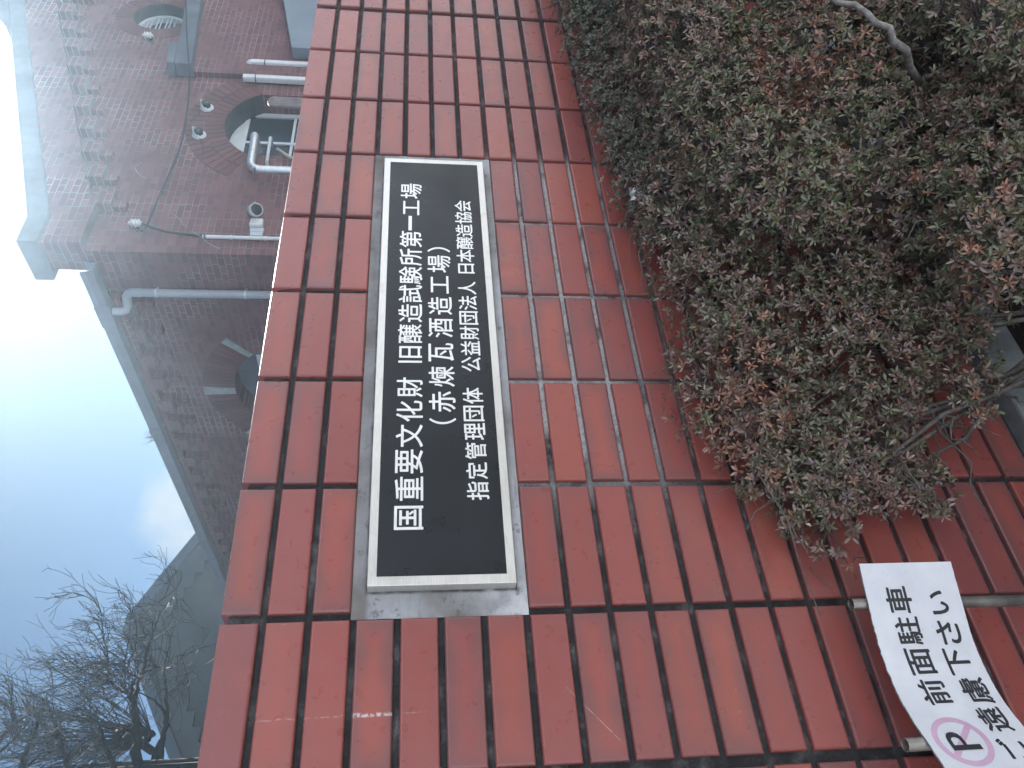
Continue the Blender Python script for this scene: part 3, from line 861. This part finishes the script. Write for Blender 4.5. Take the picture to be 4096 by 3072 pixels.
for a, wd in ((0, .075), (-as_ * .98, .048), (as_ * .98, .048)):
    c, s = math.cos(a), math.sin(a)
    q = [(7.50 + r * s + sgn_ * wd * (.85 if r == Rs else 1.15) * c, zcs + r * c - sgn_ * wd * s * .6) for r, sgn_ in ((Rs, -1), (Rs + .41, -1), (Rs + .41, 1), (Rs, 1))]
    q = [(7.50 + Rs * s - wd * .8 * c, zcs + Rs * c + wd * .8 * s), (7.50 + (Rs + .41) * s - wd * 1.1 * c, zcs + (Rs + .41) * c + wd * 1.1 * s),
         (7.50 + (Rs + .41) * s + wd * 1.1 * c, zcs + (Rs + .41) * c - wd * 1.1 * s), (7.50 + Rs * s + wd * .8 * c, zcs + Rs * c - wd * .8 * s)]
    k1 = MB(); k1.prism(q, 'x', XC + .030, XC + .08); k1.build('keystone', M_STONE, bld)

# round louvred window
b = MB(); b.prism([(11.335 + .356 * math.cos(2 * PI * i / 40), 5.06 + .356 * math.sin(2 * PI * i / 40)) for i in range(40)], 'y', YG + .27, YG + .33)
rw = b.build('round_window', M_DARK, bld)
b = MB()
vs = []; fs = []
for k in range(40):
    a = 2 * PI * k / 40
    for r, y in ((.358, .17), (.30, .17), (.30, .26), (.358, .26)): vs.append((11.335 + r * math.cos(a), YG + y, 5.06 + r * math.sin(a)))
for k in range(40):
    j = (k + 1) % 40
    for s in range(4): fs.append((4 * k + s, 4 * j + s, 4 * j + (s + 1) % 4, 4 * k + (s + 1) % 4))
b.add(vs, fs); b.build('window_frame', M_FRAME, rw)
b = MB()
for i in range(9):
    z = 5.06 - .26 + i * .065; hw = math.sqrt(max(.0, .305 ** 2 - (z - 5.06) ** 2))
    b.add([(11.335 - hw, YG + .18, z - .02), (11.335 + hw, YG + .18, z - .02), (11.335 + hw, YG + .25, z + .03), (11.335 - hw, YG + .25, z + .03)], [(0, 1, 2, 3)])
o = b.build('louvre', M_FRAME, rw); o.modifiers.new('solid', 'SOLIDIFY').thickness = .012

# arched window in the gable: white tympanum board over a four-light casement
YW = YG + .28
win = MB(); win.box((8.20, YW, 3.585), (9.45, YW + .05, 3.645))
fr = win.build('arched_window', M_FRAME, bld)
b = MB(); inner_arc, _, _, _ = arch(8.825, .652, 3.42, .373, 3.646); inner_arc = [p for p in inner_arc if p[1] >= 3.645]
b.prism(inner_arc, 'y', YW + .012, YW + .05); b.build('tympanum', M_FRAME, fr)
b = MB()
for a, c in (((8.172, 1.2), (8.25, 3.584)), ((9.40, 1.2), (9.478, 3.584)), ((8.80, 1.2), (8.845, 3.584))): b.box((a[0], YW, a[1]), (c[0], YW + .05, c[1]))
for z in (2.98, 2.35, 1.75): b.box((8.251, YW + .006, z), (8.799, YW + .045, z + .035)); b.box((8.846, YW + .006, z), (9.399, YW + .045, z + .035))
b.build('window_frame', M_FRAME, fr)
b = MB(); b.box((8.175, YW + .024, 1.2), (9.475, YW + .03, 3.586)); b.build('pane', M_GLASS, fr)
b = MB(); b.box((8.252, YW + .14, 1.2), (8.80, YW + .15, 3.55)); b.box((9.1, YW + .30, 1.2), (9.46, YW + .31, 3.3)); b.build('blind', M_FRAME, fr)
b = MB(); b.box((8.1, YG + .60, 1.0), (9.6, YG + .62, 4.0)); b.build('room_back', M_DARK, fr)

# arched window in the side wall
XW = XC + .36
b = MB(); b.box((XW, 6.77, 1.2), (XW + .04, 8.23, 3.80)); sw = b.build('arched_window', M_DARK, bld)
b = MB(); b.box((XW - .05, 6.77, 3.40), (XW - .001, 8.23, 3.46)); b.box((XW - .05, 6.77, 1.2), (XW - .001, 6.85, 3.399)); b.box((XW - .05, 7.46, 1.2), (XW - .001, 7.54, 3.399)); b.box((XW - .05, 8.15, 1.2), (XW - .001, 8.23, 3.399))
b.build('window_frame', M_FRAME, sw)
b = MB(); q, _, _, _ = arch(7.5, .735, 3.43, .318, 3.461); b.prism([p for p in q if p[1] >= 3.46], 'x', XW - .03, XW - .002); b.build('tympanum', M_CONC, sw)

# side porch front: proud brick panel under a raking band with a kneeler block, sheet-metal hood below
def band(x): return 4.33 + .0857 * (x - 9.8)
b = MB(); b.prism([(9.83, 0), (13.4, 0), (13.4, band(13.4)), (9.83, band(9.83))], 'y', YG - .07, YG - .0015); b.build('porch_front', M_BRX, bld)
b = MB(); b.prism([(9.8, band(9.8)), (13.4, band(13.4)), (13.4, band(13.4) + .21), (9.8, band(9.8) + .21)], 'y', YG - .20, YG - .002)
b.prism([(9.78, band(9.8) + .211), (10.28, band(10.28) + .211), (10.28, band(10.28) + .33), (9.78, band(9.8) + .31)], 'y', YG - .22, YG - .003)
b.build('porch_band', M_CONC, bld, bevel=.01)
b = MB(); b.prism([(10.28, 2.2), (13.2, 2.2), (13.2, 3.62), (10.28, 3.08)], 'y', YG - .24, YG - .072); b.build('metal_hood', M_FASCIA, bld, bevel=.006)

# roof, eaves gutter and downpipe
b = MB(); b.prism([(6.22, 4.93), (XM, 6.62), (2 * XM - 6.22, 4.93), (2 * XM - 6.22, 4.86), (XM, 6.55), (6.22, 4.86)], 'y', 5.43, 13.6); b.build('roof', M_ROOF, bld)
b = MB(); b.prism([(6.18, 4.795), (6.31, 4.795), (6.33, 4.925), (6.322, 4.925), (6.30, 4.803), (6.19, 4.803), (6.168, 4.915), (6.155, 4.925), (6.15, 4.915), (6.168, 4.87)], 'y', 5.10, 13.55)
gt = b.build('gutter', M_GUTTER, bld)
for y in (5.62, 8.02, 12.0):
    b = MB(); b.prism([(6.168, 4.785), (6.315, 4.785), (6.335, 4.93), (6.142, 4.93), (6.158, 4.87)], 'y', y, y + (.34 if y < 6 else .12)); b.build('gutter_union', M_GUTTER, gt)
YD, XD = 5.535, XC - .085
b = MB(); el = [(6.24, 5.78, 4.79), (6.24, 5.78, 4.70), (6.25, 5.765, 4.645), (6.27, 5.72, 4.62), (XD, 5.60, 4.61), (XD, 5.56, 4.585), (XD, YD, 4.54), (XD, YD, 4.44)]
b.tube(el, [.046] * 3 + [.05] * 4 + [.052], 18)
M_PIPE = plain('pale_grey_downpipe', (.42, .44, .48), .45, 0, .06, 6, .03)
dpi = b.build('downpipe', M_PIPE, bld, smooth=True, sharp=50)
b = MB(); b.tube([(XD, YD, 4.50), (XD, YD, 0)], .047, 20); b.build('pipe', M_PIPE, dpi, smooth=True, sharp=50)
for z in (4.27, 3.30, 2.3):
    b = MB(); b.lathe([(.0472, -.012), (.052, -.012), (.052, .012), (.0472, .012)], Matrix.Translation((XD, YD, z)), 20); b.box((XD + .045, YD - .01, z - .008), (XC + .06, YD + .01, z + .008)); b.build('clamp', M_GALV, dpi)

# weed growing in the gutter
b = MB(); rw_ = random.Random(4)
for i in range(26):
    p = Vector((6.20 + rw_.uniform(-.02, .02), 8.28 + rw_.uniform(-.05, .05), 4.90)); d = Vector((rw_.gauss(0, .06), rw_.gauss(0, .07), rw_.uniform(.08, .2)))
    b.tube([p, p + d * .55, p + d + Vector((rw_.gauss(0, .03), rw_.gauss(0, .03), -.01))], [.004, .003, .001], 3)
o = b.build('weed_tuft', plain('weed_green', (.10, .11, .045), .7)); tag(o, 'small wild grass tuft growing out of the long eaves gutter', 'weed')


# ------------------------------------------------------------------ fittings on the gable
def lamp(x, z, label):
    t = thing('wall_lamp', label, 'lamp', (x, YG, z), 'round hooded lamps above the arched window')
    mt = Matrix.Translation((x, YG, z)) @ Matrix.Rotation(PI / 2, 4, 'X')
    b = MB(); b.lathe([(0.0, .030), (.062, .030), (.083, .018), (.088, 0)], mt, 24); b.build('base', M_FRAME, t, smooth=True, sharp=40)
    b = MB(); b.lathe([(.052, .028), (.054, .06), (.046, .085), (.028, .10), (0, .106)], mt, 20); b.build('globe', M_GLASS, t, smooth=True)
    b = MB(); vs = []; fs = []                                          # eyelid hood over the upper half
    for i in range(9):
        th = PI * i / 8
        for j in range(13):
            ph = -.25 + (PI + .5) * j / 12
            r = .074 * (1 - .12 * (i / 8))
            vs.append((x + r * math.cos(ph), YG - .03 - .105 * (i / 8) * max(0, math.sin(ph * .9 + .15)) ** .5 if False else YG - .028 - .012 * i * max(.25, math.sin(min(max(ph, 0), PI))), z + r * math.sin(ph)))
    for i in range(8):
        for j in range(12): fs.append((i * 13 + j, i * 13 + j + 1, (i + 1) * 13 + j + 1, (i + 1) * 13 + j))
    b.add(vs, fs); o = b.build('hood', M_WHITEPIPE, t, smooth=True); o.modifiers.new('solid', 'SOLIDIFY').thickness = .006
    return t
lamp(9.11, 4.06, 'right-hand round hooded lamp on the brick gable, nearer the pale porch band')
lamp(8.52, 4.06, 'left-hand round hooded lamp on the brick gable, over the crown of the arched window')
b = MB(); b.tube([(9.06, YG - .012, 4.10), (8.80, YG - .012, 4.20), (8.58, YG - .012, 4.12)], .004, 5); b.tube([(8.47, YG - .012, 4.05), (8.30, YG - .012, 3.98), (8.12, YG - .012, 3.95)], .005, 5)
o = b.build('lamp_wire', M_CABLE); tag(o, 'thin wire strung between the two hooded lamps on the gable', 'wire')


def insulator(x, z, label):
    t = thing('insulator', label, 'insulator', (x, YG, z), 'ribbed porcelain insulators on the gable')
    b = MB(); b.box((x - .045, YG - .03, z - .05), (x + .035, YG - .001, z + .01)); b.box((x - .05, YG - .09, z - .055), (x - .035, YG - .001, z - .04)); b.build('bracket', M_IRON, t)
    mt = Matrix.Translation((x + .01, YG - .075, z - .05)); pr = []
    for i in range(3):
        h = .02 + .036 * i; pr += [(.022, h), (.046, h + .006), (.046, h + .018), (.022, h + .026)]
    b = MB(); b.lathe([(.0, 0), (.02, 0)] + pr + [(.018, .14), (0, .14)], mt, 18); b.build('porcelain', M_PORC, t, smooth=True, sharp=35)
insulator(10.66, 5.06, 'ribbed white insulator just left of the round louvred window')
insulator(6.76, 4.42, 'ribbed white insulator near the building corner, above the white conduit')
def hang(b, pts, r, n=5):
    """smooth line through points"""
    P = [Vector(p) for p in pts]; o = []
    for i in range(len(P) - 1):
        p0, p1, p2, p3 = P[max(i - 1, 0)], P[i], P[i + 1], P[min(i + 2, len(P) - 1)]
        for k in range(6):
            t = k / 6
            o.append(.5 * ((2 * p1) + (p2 - p0) * t + (2 * p0 - 5 * p1 + 4 * p2 - p3) * t * t + (3 * p1 - p0 - 3 * p2 + p3) * t ** 3))
    o.append(P[-1]); b.tube(o, r, n)
b = MB(); hang(b, [at(742, -30, YG - .26), at(748, 150, YG - .26), at(755, 240, YG - .26), at(758, 320, YG - .24), at(747, 450, YG - .14), at(715, 601, YG - .08), at(633, 791, YG - .07), at(589, 899, YG - .08), at(566, 925, YG - .09)], .010)
hang(b, [(6.78, YG - .08, 4.42), (6.70, YG - .04, 4.15), (6.66, YG - .03, 3.9), (6.63, YG - .035, 3.70)], .013)
o = b.build('power_cable', M_CABLE); tag(o, 'slack black cable swagged across the brick gable to the corner conduit', 'cable')
b = MB(); hang(b, [(7.06, YG - .01, 4.16), (6.95, YG - .012, 4.03), (6.79, YG - .02, 3.92), (6.60, YG - .05, 3.72), (6.50, YG - .05, 3.62), (6.44, YG - .03, 3.5)], .0035)
M_WIRE = plain('grey_wire', (.30, .31, .33), .6)
o = b.build('loose_wire', M_WIRE); tag(o, 'loose pale wire trailing beside the building corner', 'wire')
b = MB(); hang(b, [(7.93, YG - .01, 4.62), (7.80, YG - .03, 4.66), (7.68, YG - .03, 4.60), (7.62, YG - .01, 4.52)], .005)
o = b.build('loose_wire', M_WIRE); tag(o, 'short curl of pale wire looping out of the gable wall', 'wire')
cdt = thing('conduit', 'slim white conduit running down the corner of the brick gable', 'conduit', (6.62, YG - .04, 0))
b = MB(); b.tube([(6.62, YG - .04, 3.71), (6.62, YG - .04, 0)], .021, 14); b.build('pipe', M_WHITEPIPE, cdt, smooth=True, sharp=50)
for z in (3.685, 3.41, 3.04, 2.5):
    b = MB(); b.lathe([(.0212, -.012), (.025, -.012), (.025, .012), (.0212, .012)], Matrix.Translation((6.62, YG - .04, z)), 14); b.build('clamp', M_IRON if z > 3.6 else M_WHITEPIPE, cdt)

# CCTV camera
cc_ = thing('security_camera', 'white security camera on a wall box beside the brick building corner', 'camera', (6.9, YG, 3.14))
b = MB(); b.box((6.72, YG - .05, 3.07), (6.785, YG - .001, 3.22)); b.box((6.66, YG - .045, 3.075), (6.719, YG - .001, 3.215)); b.build('wall_box', M_FRAME, cc_, bevel=.006)
b = MB(); b.prism([(6.79, 3.085), (6.90, 3.085), (6.905, 3.225), (6.79, 3.235)], 'y', YG - .09, YG - .001); b.build('bracket', M_PORC, cc_, bevel=.012)
d = Vector((-.62, -.70, -.36)).normalized()
mt = Matrix.Translation(Vector((7.01, YG - .10, 3.19))) @ d.to_track_quat('Z', 'Y').to_matrix().to_4x4()
b = MB(); b.lathe([(0, -.10), (.05, -.095), (.072, -.06), (.075, .02), (.075, .10), (.066, .105), (.064, .085), (0, .085)], mt, 24); bo = b.build('body', M_PORC, cc_, smooth=True, sharp=40)
b = MB(); b.lathe([(0, .094), (.04, .092), (.063, .0855)], mt, 24); b.build('lens', M_GLASS, cc_, smooth=True)
b = MB(); vs = []; fs = []
for i in range(2):
    for j in range(9):
        a = .25 + (PI - .5) * j / 8; vs.append(mt @ Vector((.082 * math.cos(a), .082 * math.sin(a), -.07 + .24 * i)))
for j in range(8): fs.append((j, j + 1, 10 + j, 9 + j))
b.add(vs, fs); o = b.build('visor', M_PORC, cc_, smooth=True); o.modifiers.new('solid', 'SOLIDIFY').thickness = .006
b = MB(); b.tube([(6.95, YG - .05, 3.19), (7.01, YG - .08, 3.19)], .03, 12); b.build('knuckle', M_PORC, cc_, smooth=True)

# line-set covers and ducts
def cover(name, x, z1, label, elbow):
    t = thing(name, label, 'duct', (x, YG - .05, 0), 'white ducts on the brick gable')
    b = MB(); y = YG - .075 if elbow else YG - .07
    b.prism([(x - .036, y - .03), (x + .036, y - .03), (x + .044, y - .012), (x + .044, y + .04), (x - .044, y + .04), (x - .044, y - .012)], 'z', 0, z1); b.build('cover', M_WHITEPIPE, t)
    b = MB(); b.prism([(x - .040, y - .034), (x + .040, y - .034), (x + .048, y - .014), (x + .048, y + .04), (x - .048, y + .04), (x - .048, y - .014)], 'z', z1 - .17, z1 - .155); b.build('joint', M_IRON, t)
    if elbow:
        b = MB(); b.tube([(x, y + .005, z1), (x, y + .01, z1 + .035), (x, y + .05, z1 + .07), (x, YG + .02, z1 + .085)], [.046, .046, .045, .044], 10); b.build('elbow', M_WHITEPIPE, t, smooth=True)
cover('pipe_cover', 10.13, 3.60, 'tall white pipe cover curving into the wall, close to the grey metal hood', True)
cover('pipe_cover', 9.76, 3.68, 'straight white pipe cover with a cut-off top, between the arched window and the elbowed cover', False)
t = thing('flue_duct', 'shiny bent metal duct coming out of the arched window and turning down the wall', 'duct', (7.68, YG - .16, 0), 'white ducts on the brick gable')
b = MB(); yy = YG - .16
b.tube([(8.36, yy + .25, 3.35), (8.36, yy + .05, 3.35), (8.33, yy, 3.345), (8.26, yy, 3.34)], .052, 16)
b.tube([(8.26, yy, 3.34), (7.80, yy, 3.325)], .05, 16); b.build('horizontal_run', M_GALV, t, smooth=True, sharp=45)
b = MB(); el = [(7.80 - .12 * math.sin(a), yy, 3.205 + .12 * math.cos(a)) for a in [PI / 2 * i / 5 for i in range(6)]]
for i in range(5): b.tube([el[i], el[i + 1]], [.053, .050], 16)
b.build('elbow', M_GALV, t, smooth=True, sharp=45)
b = MB(); b.tube([(7.68, yy, 3.21), (7.68, yy, 0)], .050, 18); b.lathe([(.0502, -.01), (.054, -.01), (.054, .01), (.0502, .01)], Matrix.Translation((7.68, yy, 3.13)), 18); b.build('vertical_run', M_GALV, t, smooth=True, sharp=45)
b = MB(); b.tube([(8.50, YG + .1, 3.19), (8.46, YG - .05, 3.185), (8.30, YG - .06, 3.18), (7.97, YG - .06, 3.17), (7.95, YG - .001, 3.17)], .022, 10)
o = b.build('drain_pipe', M_FRAME, smooth=True, sharp=50); tag(o, 'thin grey pipe looping out of the arched window beside the bent metal duct', 'pipe')
b = MB(); b.tube([(8.24, YG - .05, 3.08), (8.07, YG - .06, 2.91), (7.9, YG - .06, 2.6)], .02, 10)
o = b.build('waste_pipe', plain('beige_plastic', (.50, .44, .34), .6), smooth=True, sharp=50); tag(o, 'slanting beige pipe below the arched window sill', 'pipe')

# rim-lit metal bracket peeping over the wall top
b = MB(); q = []
for i in range(9): a = PI * i / 8; q.append((2.00 + .026 * math.cos(a), 1.838 + .022 * math.sin(a)))
b.prism(q + [(1.974, 1.69), (2.026, 1.69)], 'y', .235, .245)
o = b.build('metal_hasp', M_IRON, bevel=.003); tag(o, 'small rounded metal plate sticking up behind the top of the tiled wall', 'bracket')

# ------------------------------------------------------------------ grey gabled building behind
YB = 14.0
gb = thing('grey_building', 'grey rendered building whose pale-edged gable rises behind the bare trees', 'building', (5.7, 18, 0))
GX, GZ, GP = 5.755, 6.57, .552
def gr(x): return GZ - GP * abs(x - GX)
b = MB(); b.prism([(-2, 0), (-2, gr(-2)), (GX, GZ), (9.86, gr(9.86)), (9.86, 0)], 'y', YB, YB + 8); b.build('wall', M_RENDER, gb)
b = MB(); cpg = [(-2.3, gr(-2.3)), (GX, GZ + .004), (10.13, gr(10.13)), (10.13, gr(10.13) + .185), (GX + .16, GZ + .13), (GX - .16, GZ + .13), (-2.3, gr(-2.3) + .185)]
b.prism(cpg, 'y', YB - .2, YB + 8.2); b.build('roof_edge', plain('slate_blue_fascia', (.15, .19, .23), .6, 0, .1, 2, .05), gb)
b = MB(); st = [(1.75, gr(1.75) - .008)]; x = 1.82
while x < GX - .3:
    st += [(x, gr(x) - .36), (x + .25, gr(x) - .36)]; x += .262
st += [(GX, gr(GX) - .49), (GX, GZ - .008)]
b.prism(st, 'y', YB - .10, YB - .001); b.prism([(2 * GX - u, v) for u, v in st][::-1], 'y', YB - .101, YB - .0012); b.build('corbel_field', M_RENDER, gb)

# ------------------------------------------------------------------ unseen house behind the viewer, added to bounce light onto the wall
hs = thing('unseen_bounce_house', 'plain pale blue-grey house added out of view to bounce light onto the tiled wall', 'house', (3, -11, 0))
M_HOUSE = plain('cool_bounce_siding', (.70, .76, .86), .85, 0, .10, 1.5, .2)  # siding tinted blue to cool the light it bounces
b = MB(); holes = []
for x in (-13, -9, -4, 0, 5, 9, 14, 18):
    for z in (.9, 3.9): holes.append([(x, z), (x + 1.8, z), (x + 1.8, z + 1.3), (x, z + 1.3)])
holed_wall = (hs, holes)
b.prism([(-17, 0), (23, 0), (23, 6.3), (-17, 6.3)], 'y', -13.0, -5.4)
b.build('wall', M_HOUSE, hs)
b = MB(); b.prism([(-5.1, 6.3), (-13.4, 6.3), (-9.2, 8.0)], 'x', -17.6, 23.6); b.build('roof', M_ROOF, hs)
b = MB(); b.box((.9, -5.43, .02), (5.0, -5.36, 2.75)); b.build('dark_reflection_panel', plain('dark_reflection_brown', (.04, .036, .034), .7), hs)  # dark panel added out of view to darken the nameplate's reflection
for h in holes:
    if .5 < h[0][0] < 5.2 and h[0][1] < 3 or h[0][0] == 0 and h[0][1] < 3: continue
    (x, z), (x1, z1) = h[0], h[2]
    b = MB(); b.box((x - .06, -5.41, z - .06), (x1 + .06, -5.34, z1 + .06)); wf = b.build('window', M_FRAME, hs)
    b = MB(); b.box((x, -5.35, z), (x1, -5.32, z1)); b.build('pane', M_GLASS, wf)

# ------------------------------------------------------------------ bare pollarded trees
def tree(label, Y, limbs, knobs, seed, ntwig, up=(-1, 0)):
    """limbs: lists of (photo x, photo y, width px) on one plane of depth, pushed apart in depth; knobs: pollard heads with shoots"""
    rg = random.Random(seed)
    base = at(limbs[0][0][0], limbs[0][0][1], Y)
    t = thing('bare_tree', label, 'tree', (base.x, Y, 0), 'leafless pollarded trees left of the brick building')
    k = (Y - CAM.y) / FWD.y / FPX * 1.02
    b = MB(); tw = MB(); seeds = []
    for li_, lb in enumerate(limbs):
        dep = rg.uniform(-.5, .5) if li_ else 0
        pts = [at(x, y, Y + dep * min(1, i / 3)) for i, (x, y, w_) in enumerate(lb)]
        rad = [max(w_ * k / 2, .0045) for x, y, w_ in lb]
        if li_ == 0:
            pts = [Vector((pts[0].x + .05, Y, -.05)), Vector((pts[0].x + .02, Y, pts[0].z * .5))] + pts; rad = [rad[0] * 1.5, rad[0] * 1.15] + rad
        # rough the line
        P = []; R = []
        for i in range(len(pts) - 1):
            m = 3
            for q in range(m):
                f = q / m; jit = rad[i] * .25
                P.append(pts[i].lerp(pts[i + 1], f) + Vector((rg.gauss(0, jit), rg.gauss(0, jit), rg.gauss(0, jit)))); R.append((rad[i] + (rad[i + 1] - rad[i]) * f) * rg.uniform(.92, 1.1))
        P.append(pts[-1]); R.append(rad[-1])
        b.tube(P, R, 8 if max(R) > .02 else 5)
        for i in range(2, len(P)):
            if R[i] < .05: seeds.append((P[i], (P[i] - P[i - 1]).normalized(), R[i]))
    for (x, y, r) in knobs:
        c = at(x, y, Y + .2); rr = r * k
        vs = []; fs = []
        for i in range(9):
            for j in range(12):
                a, e = 2 * PI * j / 12, PI * (i / 8 - .5); q = rr * rg.uniform(.75, 1.2)
                vs.append(c + Vector((q * math.cos(a) * math.cos(e), q * math.sin(a) * math.cos(e), q * math.sin(e))))
        for i in range(8):
            for j in range(12): fs.append((i * 12 + j, i * 12 + (j + 1) % 12, (i + 1) * 12 + (j + 1) % 12, (i + 1) * 12 + j))
        b.add(vs, fs)
        for _ in range(46):                                             # long straight shoots off the head
            d = Vector((rg.gauss(0, .5), rg.gauss(0, .5), rg.uniform(.35, 1.0))).normalized(); ln = rg.uniform(1.0, 2.1)
            p = c + d * rr * .8; P = [p]
            for q in range(7):
                d = (d + Vector((rg.gauss(0, .06), rg.gauss(0, .06), .05))).normalized(); P.append(P[-1] + d * ln / 7)
            tw.tube(P, [.011 - .0011 * q for q in range(8)], 4, False)
            for q in range(2, 8): seeds.append((P[q], d, .006))
    def grow(p, d, r, ln, lev):
        n = max(3, int(ln / .06)); P = [p]; 
        cv = Vector((rg.gauss(0, .12), rg.gauss(0, .12), rg.uniform(.0, .16)))
        for q in range(n):
            d = (d + cv + Vector((rg.gauss(0, .09), rg.gauss(0, .09), rg.gauss(0, .07)))).normalized(); P.append(P[-1] + d * ln / n)
            if lev and rg.random() < .34: grow(P[-1], (d + Vector((rg.gauss(0, .7), rg.gauss(0, .7), rg.gauss(.2, .5)))).normalized(), r * .7, ln * rg.uniform(.3, .6), lev - 1)
        tw.tube(P, [max(.0034, r * 1.0 * (1 - .6 * q / n)) for q in range(len(P))], 3, False)
    for _ in range(int(ntwig * .34)):
        p, d, r = seeds[rg.randrange(len(seeds))]
        d2 = (d * .5 + Vector((rg.gauss(0, .7), rg.gauss(0, .7), rg.gauss(.35, .5)))).normalized()
        grow(p, d2, min(.0075, r * .8), rg.uniform(.3, .85), 2 if rg.random() < .5 else 1)
    b.build('trunk', M_BARK, t, smooth=True)
    tw.build('twigs', M_TWIG, t)
    return t


s6 = lambda pts: [(a * .3448, 2500 + c * .3448, w_ * .3448) for a, c, w_ in pts]
tree('nearest bare tree, its dark forked trunk standing against the grey gable', 9.5, [
    s6([(1590, 1700, 84), (1600, 1400, 78), (1600, 1200, 74), (1565, 1050, 66), (1555, 900, 60), (1510, 790, 40)]),
    s6([(1555, 880, 46), (1590, 700, 36), (1640, 570, 32), (1690, 380, 27), (1740, 200, 24), (1790, 40, 19), (1850, -120, 15), (1960, -260, 10), (2010, -330, 7)]),
    s6([(1500, 785, 34), (1430, 770, 30), (1300, 680, 24), (1150, 620, 17), (1000, 550, 13), (880, 470, 10), (760, 390, 8), (660, 340, 5)]),
    s6([(1455, 775, 15), (1455, 600, 14), (1450, 430, 12), (1475, 280, 10), (1500, 100, 9), (1520, -60, 7), (1500, -250, 5)]),
    s6([(1530, 770, 32), (1525, 700, 26), (1590, 600, 17), (1480, 560, 14), (1500, 400, 12), (1560, 310, 11), (1590, 100, 9), (1570, -80, 7), (1480, -260, 5)]),
    s6([(1260, 660, 18), (1265, 560, 15), (1250, 380, 13), (1240, 280, 12), (1200, 150, 9), (1185, 0, 8), (1170, -150, 6), (1110, -320, 5)]),
    s6([(1460, 575, 14), (1370, 590, 10), (1260, 570, 10), (1160, 610, 8)]),
    s6([(1650, 560, 20), (1780, 500, 14), (1900, 485, 10), (2020, 370, 8), (2140, 310, 6)]),
    s6([(1740, 200, 14), (1860, 120, 11), (1960, 40, 9), (2060, -120, 6), (2050, -400, 4)]),
], [], 31, 520)
tree('second bare tree behind, its knobbly pollard head throwing long straight shoots', 11.5, [
    s6([(1830, 1700, 120), (1830, 1500, 90), (1880, 1300, 52), (1930, 1150, 44), (1940, 1040, 40), (1930, 800, 26), (1910, 600, 20), (1905, 470, 14), (1945, 330, 11), (1990, 120, 8), (2060, -40, 6)]),
    s6([(1935, 1050, 30), (1880, 970, 24), (1800, 880, 20), (1700, 820, 14), (1610, 780, 11)]),
    s6([(1930, 800, 16), (2010, 740, 12), (2120, 620, 9), (2220, 520, 7)]),
    s6([(1830, 1500, 70), (1700, 1400, 64), (1560, 1350, 64), (1450, 1300, 70)]),
    s6([(1690, 1390, 44), (1740, 1300, 40), (1755, 1250, 34)]),
], [(1460 * .3448, 2500 + 1300 * .3448, 36), (1755 * .3448, 2500 + 1265 * .3448, 11)], 32, 520)
tree('bare tree with two steep dark stems, third from the grey gable', 10.5, [
    s6([(770, 1720, 46), (770, 1600, 40), (740, 1480, 34), (700, 1360, 32), (660, 1240, 34), (630, 1120, 17), (590, 1030, 13), (545, 950, 9)]),
    s6([(775, 1600, 24), (860, 1480, 20), (1000, 1340, 20), (1150, 1250, 15), (1320, 1190, 11)]),
    s6([(1310, 1720, 44), (1300, 1600, 40), (1270, 1490, 36), (1220, 1350, 24), (1180, 1230, 18), (1120, 1120, 9), (1030, 1030, 7)]),
    s6([(1300, 1640, 20), (1350, 1500, 12), (1420, 1400, 9)]),
    s6([(660, 1300, 20), (560, 1220, 18), (470, 1140, 14), (400, 1050, 9), (380, 900, 6)]),
], [], 33, 220)
tree('bare tree with reddish limbs, farthest from the grey gable', 11.0, [
    s6([(250, 1720, 66), (265, 1600, 54), (300, 1490, 40), (370, 1330, 30), (410, 1230, 26), (470, 1060, 20), (520, 960, 16), (550, 910, 10)]),
    s6([(-60, 1420, 34), (30, 1300, 28), (140, 1190, 22), (260, 1080, 16), (400, 1030, 10), (500, 1000, 6)]),
    s6([(140, 1150, 20), (165, 1050, 20), (145, 920, 14), (135, 800, 9), (140, 650, 6)]),
    s6([(330, 1640, 24), (460, 1500, 20), (600, 1420, 17), (740, 1330, 13), (860, 1210, 8)]),
    s6([(-80, 1560, 22), (60, 1420, 18), (200, 1280, 14), (330, 1130, 10)]),
], [], 34, 240)

# ------------------------------------------------------------------ thin misty volume added to stand in for lens glare
hz = MB(); hz.box((-25, -18, -1.0), (29, 27, 8.3))
hm = bpy.data.materials.new('glare_veil_air'); hm.use_nodes = True; ht = hm.node_tree; ht.nodes.clear()
ho = ht.nodes.new('ShaderNodeOutputMaterial'); hv = ht.nodes.new('ShaderNodeVolumePrincipled')
hv.inputs['Color'].default_value = (.58, .80, 1.0, 1); hv.inputs['Density'].default_value = .0025; hv.inputs['Anisotropy'].default_value = .79
ht.links.new(hv.outputs[0], ho.inputs['Volume'])
o = hz.build('glare_haze', hm); tag(o, kind='stuff')
